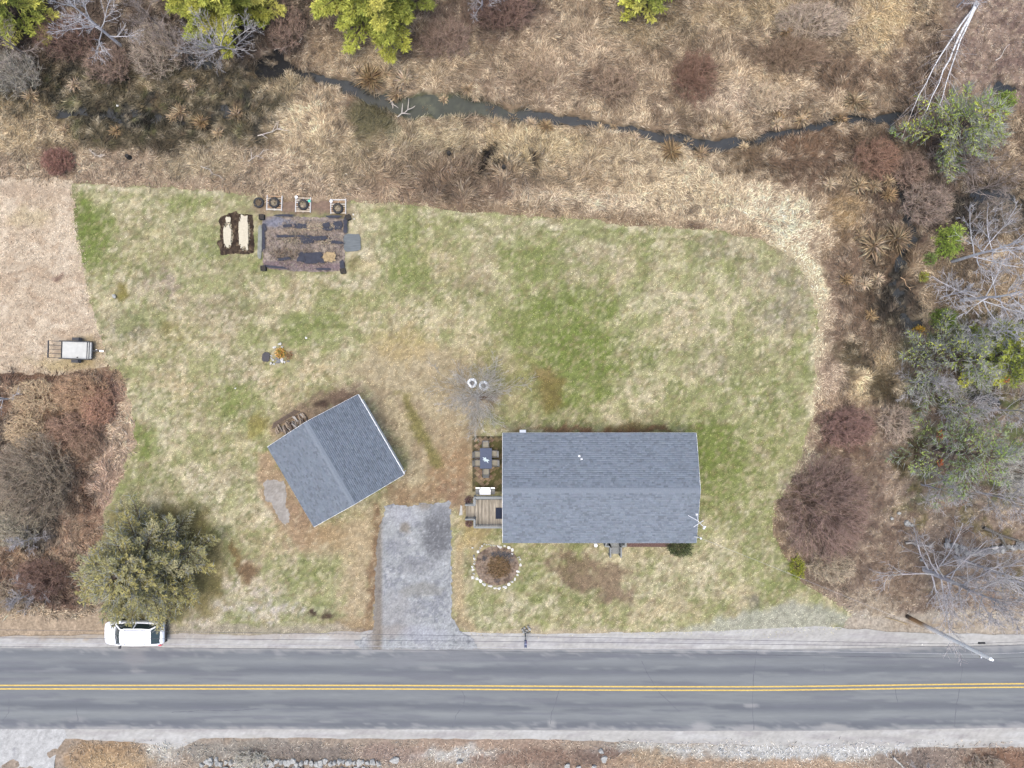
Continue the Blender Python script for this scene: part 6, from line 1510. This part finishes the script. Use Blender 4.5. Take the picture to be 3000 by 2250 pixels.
sh(1800,250,2.0,1.2,1.0,330,(134,112,98),'brown shrub above the brook in the middle meadow',240,8)
sh(1560,230,1.8,1.3,1.0,331,(142,120,104),'light brown shrub above the green pool',220,8)
sh(2620,1240,1.6,1.6,1.2,332,(150,132,124),'pinkish grey twiggy shrub right of the reddish dome',220,8)
sh(2880,2240,1.6,1.0,1.2,333,(140,124,116),'brown shrub at the bottom edge near the fallen post',220,8)
sh(2960,1380,1.8,2.0,1.6,334,(150,144,144),'grey twiggy shrub at the right edge beside the dark evergreen',240,8)
sh(740,2222,1.6,.8,1.0,335,(160,152,148),'grey weedy shrub leaning over the stone wall',160,6)

# ---------------------------------------------------------------- tussocks
def tussock(i, px, py, rpx, rgb, lab):
    rs = np.random.default_rng(900+i); n = int(50+rpx*2.2); R_ = rpx*CAM_H/FPX
    az_ = rs.random(n)*2*pi; el = np.abs(rs.normal(.45, .35, n)); D = np.stack([np.cos(az_)*np.cos(el), np.sin(az_)*np.cos(el), np.sin(el)], 1)
    base = G(px, py); P0 = np.stack([rs.normal(0, .05*R_+.02, n), rs.normal(0, .05*R_+.02, n), np.full(n, .02)], 1)
    nm = NM(); nm.add(kites(P0, D, R_*(.5+.65*rs.random(n)), .045, .12, rs), vary(rs, rgb, n, .35, .04, 2.1))
    o = nm.build('grass_tussock', M_VEG); o.location = base; T(o, lab, 'grass clump', 'dead grass tussocks in the wet meadow')
TS = {'in the dark marsh of the upper left': [(95,285,32),(190,380,22),(220,250,26),(340,385,22),(500,340,24),(530,330,34),(560,250,24),(590,362,30),(640,392,22),(690,335,30)],
      'by the brook below the pines': [(1050,210,26),(1085,235,48),(1130,215,26),(1160,272,36),(1185,238,36)],
      'round the green pool': [(1245,310,18),(1300,285,18),(1370,262,26),(1392,282,20),(1435,312,20),(1450,362,26),(1500,345,24),(1555,362,26),(1600,372,26)],
      'along the middle of the brook': [(1755,378,22),(1800,365,18),(1860,402,20),(1963,446,42),(2020,415,26),(2056,450,34),(2066,390,22),(2150,420,20),(2183,428,22)],
      'on the bank of the upper right brook': [(2130,372,22),(2275,362,26),(2285,345,20),(2345,350,30),(2362,336,24),(2415,330,20),(2468,346,30),(2500,300,40),(2532,315,26)],
      'beside the ditch right of the lawn': [(2430,540,26),(2480,820,26),(2515,545,34),(2520,690,30),(2530,832,26),(2550,925,24),(2558,722,56),(2562,545,30),(2568,818,26),(2602,530,30),(2600,572,30),(2625,702,50)],
      'in the far upper right meadow': [(2245,110,22),(2302,95,28)]}
ORD = ['first','second','third','fourth','fifth','sixth','seventh','eighth','ninth','tenth','eleventh','twelfth']
ti = 0
for where, lst in TS.items():
    for k_, (px_, py_, r_) in enumerate(sorted(lst)):
        col = [(200,180,150),(184,164,136),(208,190,164),(176,152,118)][ti % 4]
        size = 'big' if r_ > 38 else ('mid sized' if r_ > 25 else 'small')
        tussock(ti, px_, py_, r_, col, f'{size} golden tussock, {ORD[k_]} from the left {where}'); ti += 1

# ---------------------------------------------------------------- dead wood
def dead_branch(px0, py0, px1, py1, lab, r=.035, col=(206,196,186), forks=4, seed=0):
    R_ = random.Random(seed+int(px0)); a = G(px0, py0)+Vector((0,0,.22)); c = G(px1, py1)+Vector((0,0,.3)); segs = []
    pts = [a.lerp(c, i/5)+Vector((R_.gauss(0,.06), R_.gauss(0,.06), R_.uniform(0,.08)))*(1 if 0 < i < 5 else 0) for i in range(6)]
    for i in range(5): segs.append((*pts[i], *pts[i+1], r*(1-.12*i), r*(1-.12*(i+1))))
    for k_ in range(forks):
        i = R_.randrange(1, 5); d = (pts[i]-pts[i-1]).normalized(); an = R_.choice((-1,1))*R_.uniform(.5,1.0); d2 = Vector((d.x*cos(an)-d.y*sin(an), d.x*sin(an)+d.y*cos(an), .1)); l = (c-a).length*R_.uniform(.25,.5)
        segs.append((*pts[i], *(pts[i]+d2*l), r*.7, r*.25))
    q = np.array(segs); nm = NM(); nm.add(frusta(q[:, :3], q[:, 3:6], q[:, 6], q[:, 7], 5), vary(np.random.default_rng(seed), col, len(q), .1, .02))
    T(nm.build('fallen_branch', M_BARK), lab, 'branch', 'bleached fallen branches')
dead_branch(758,400,830,380,'forked bleached branch lying above the vegetable plot',.05)
dead_branch(1135,285,1165,312,'bleached branch stub, left of the pair at the green pool',.05,forks=5)
dead_branch(1165,345,1215,305,'bleached branch stub, right of the pair at the green pool',.05,forks=6)
dead_branch(590,488,655,525,'long pale branch in the straw left of the tyre planters',.03,forks=3)
dead_branch(730,475,790,440,'pale arching branch in the straw above the pallets',.03)
dead_branch(710,152,755,150,'short white branch across the dark pool below the large pine',.05,forks=1)
dead_branch(800,142,858,138,'thin tan branch between the pines and the brook head',.03,forks=1)
dead_branch(268,440,305,470,'pale brush of dead twigs at the marsh edge',.03,forks=7)
dead_branch(880,110,885,130,'short upright pale stick beside the pine',.03,forks=1)
dead_branch(2912,180,2950,135,'straight pale stick on the upper right leaf litter',.04,forks=0)
dead_branch(2640,812,2668,850,'tan stick beside the silvery sapling',.04,(190,160,128),1)
dead_branch(2715,1050,2740,1065,'short pale broken stick in the lichened evergreen boughs',.05,forks=0)
dead_branch(2840,1390,2800,1490,'longer of two brown sticks on the right woodland floor',.05,(150,122,104),0)
dead_branch(2835,1450,2800,1495,'shorter of two brown sticks on the right woodland floor',.05,(150,122,104),0)
dead_branch(2650,1590,2730,1600,'grey log lying under the big leafless tree',.11,(170,164,158),1)
dead_branch(2615,2215,2652,2252,'pale square post lying at the bottom edge across the road',.10,(186,182,176),0)
dead_branch(1418,478,1440,430,'dark narrow drift of stems in the meadow ditch',.04,(70,62,58),1)
dead_branch(2880,1545,3000,1590,'thick grey fallen trunk by the old stone wall',.15,(112,108,102),1)
for (px_, py_, lab) in [(1476,492,'black stump standing in the straw meadow'),(1316,452,'small black stump in the straw below the brook'),(380,462,'round black stump at the edge of the marsh')]:
    v = G(px_, py_); b = MB(); b.lathe((0,0,0), [(.20,0),(.17,.3),(.15,.5),(.0,.48)], 9); o = b.build('tree_stump', plain('charred_wood', (.02,.018,.016), .9)); o.location = v; T(o, lab, 'stump', 'black stumps in the meadow')
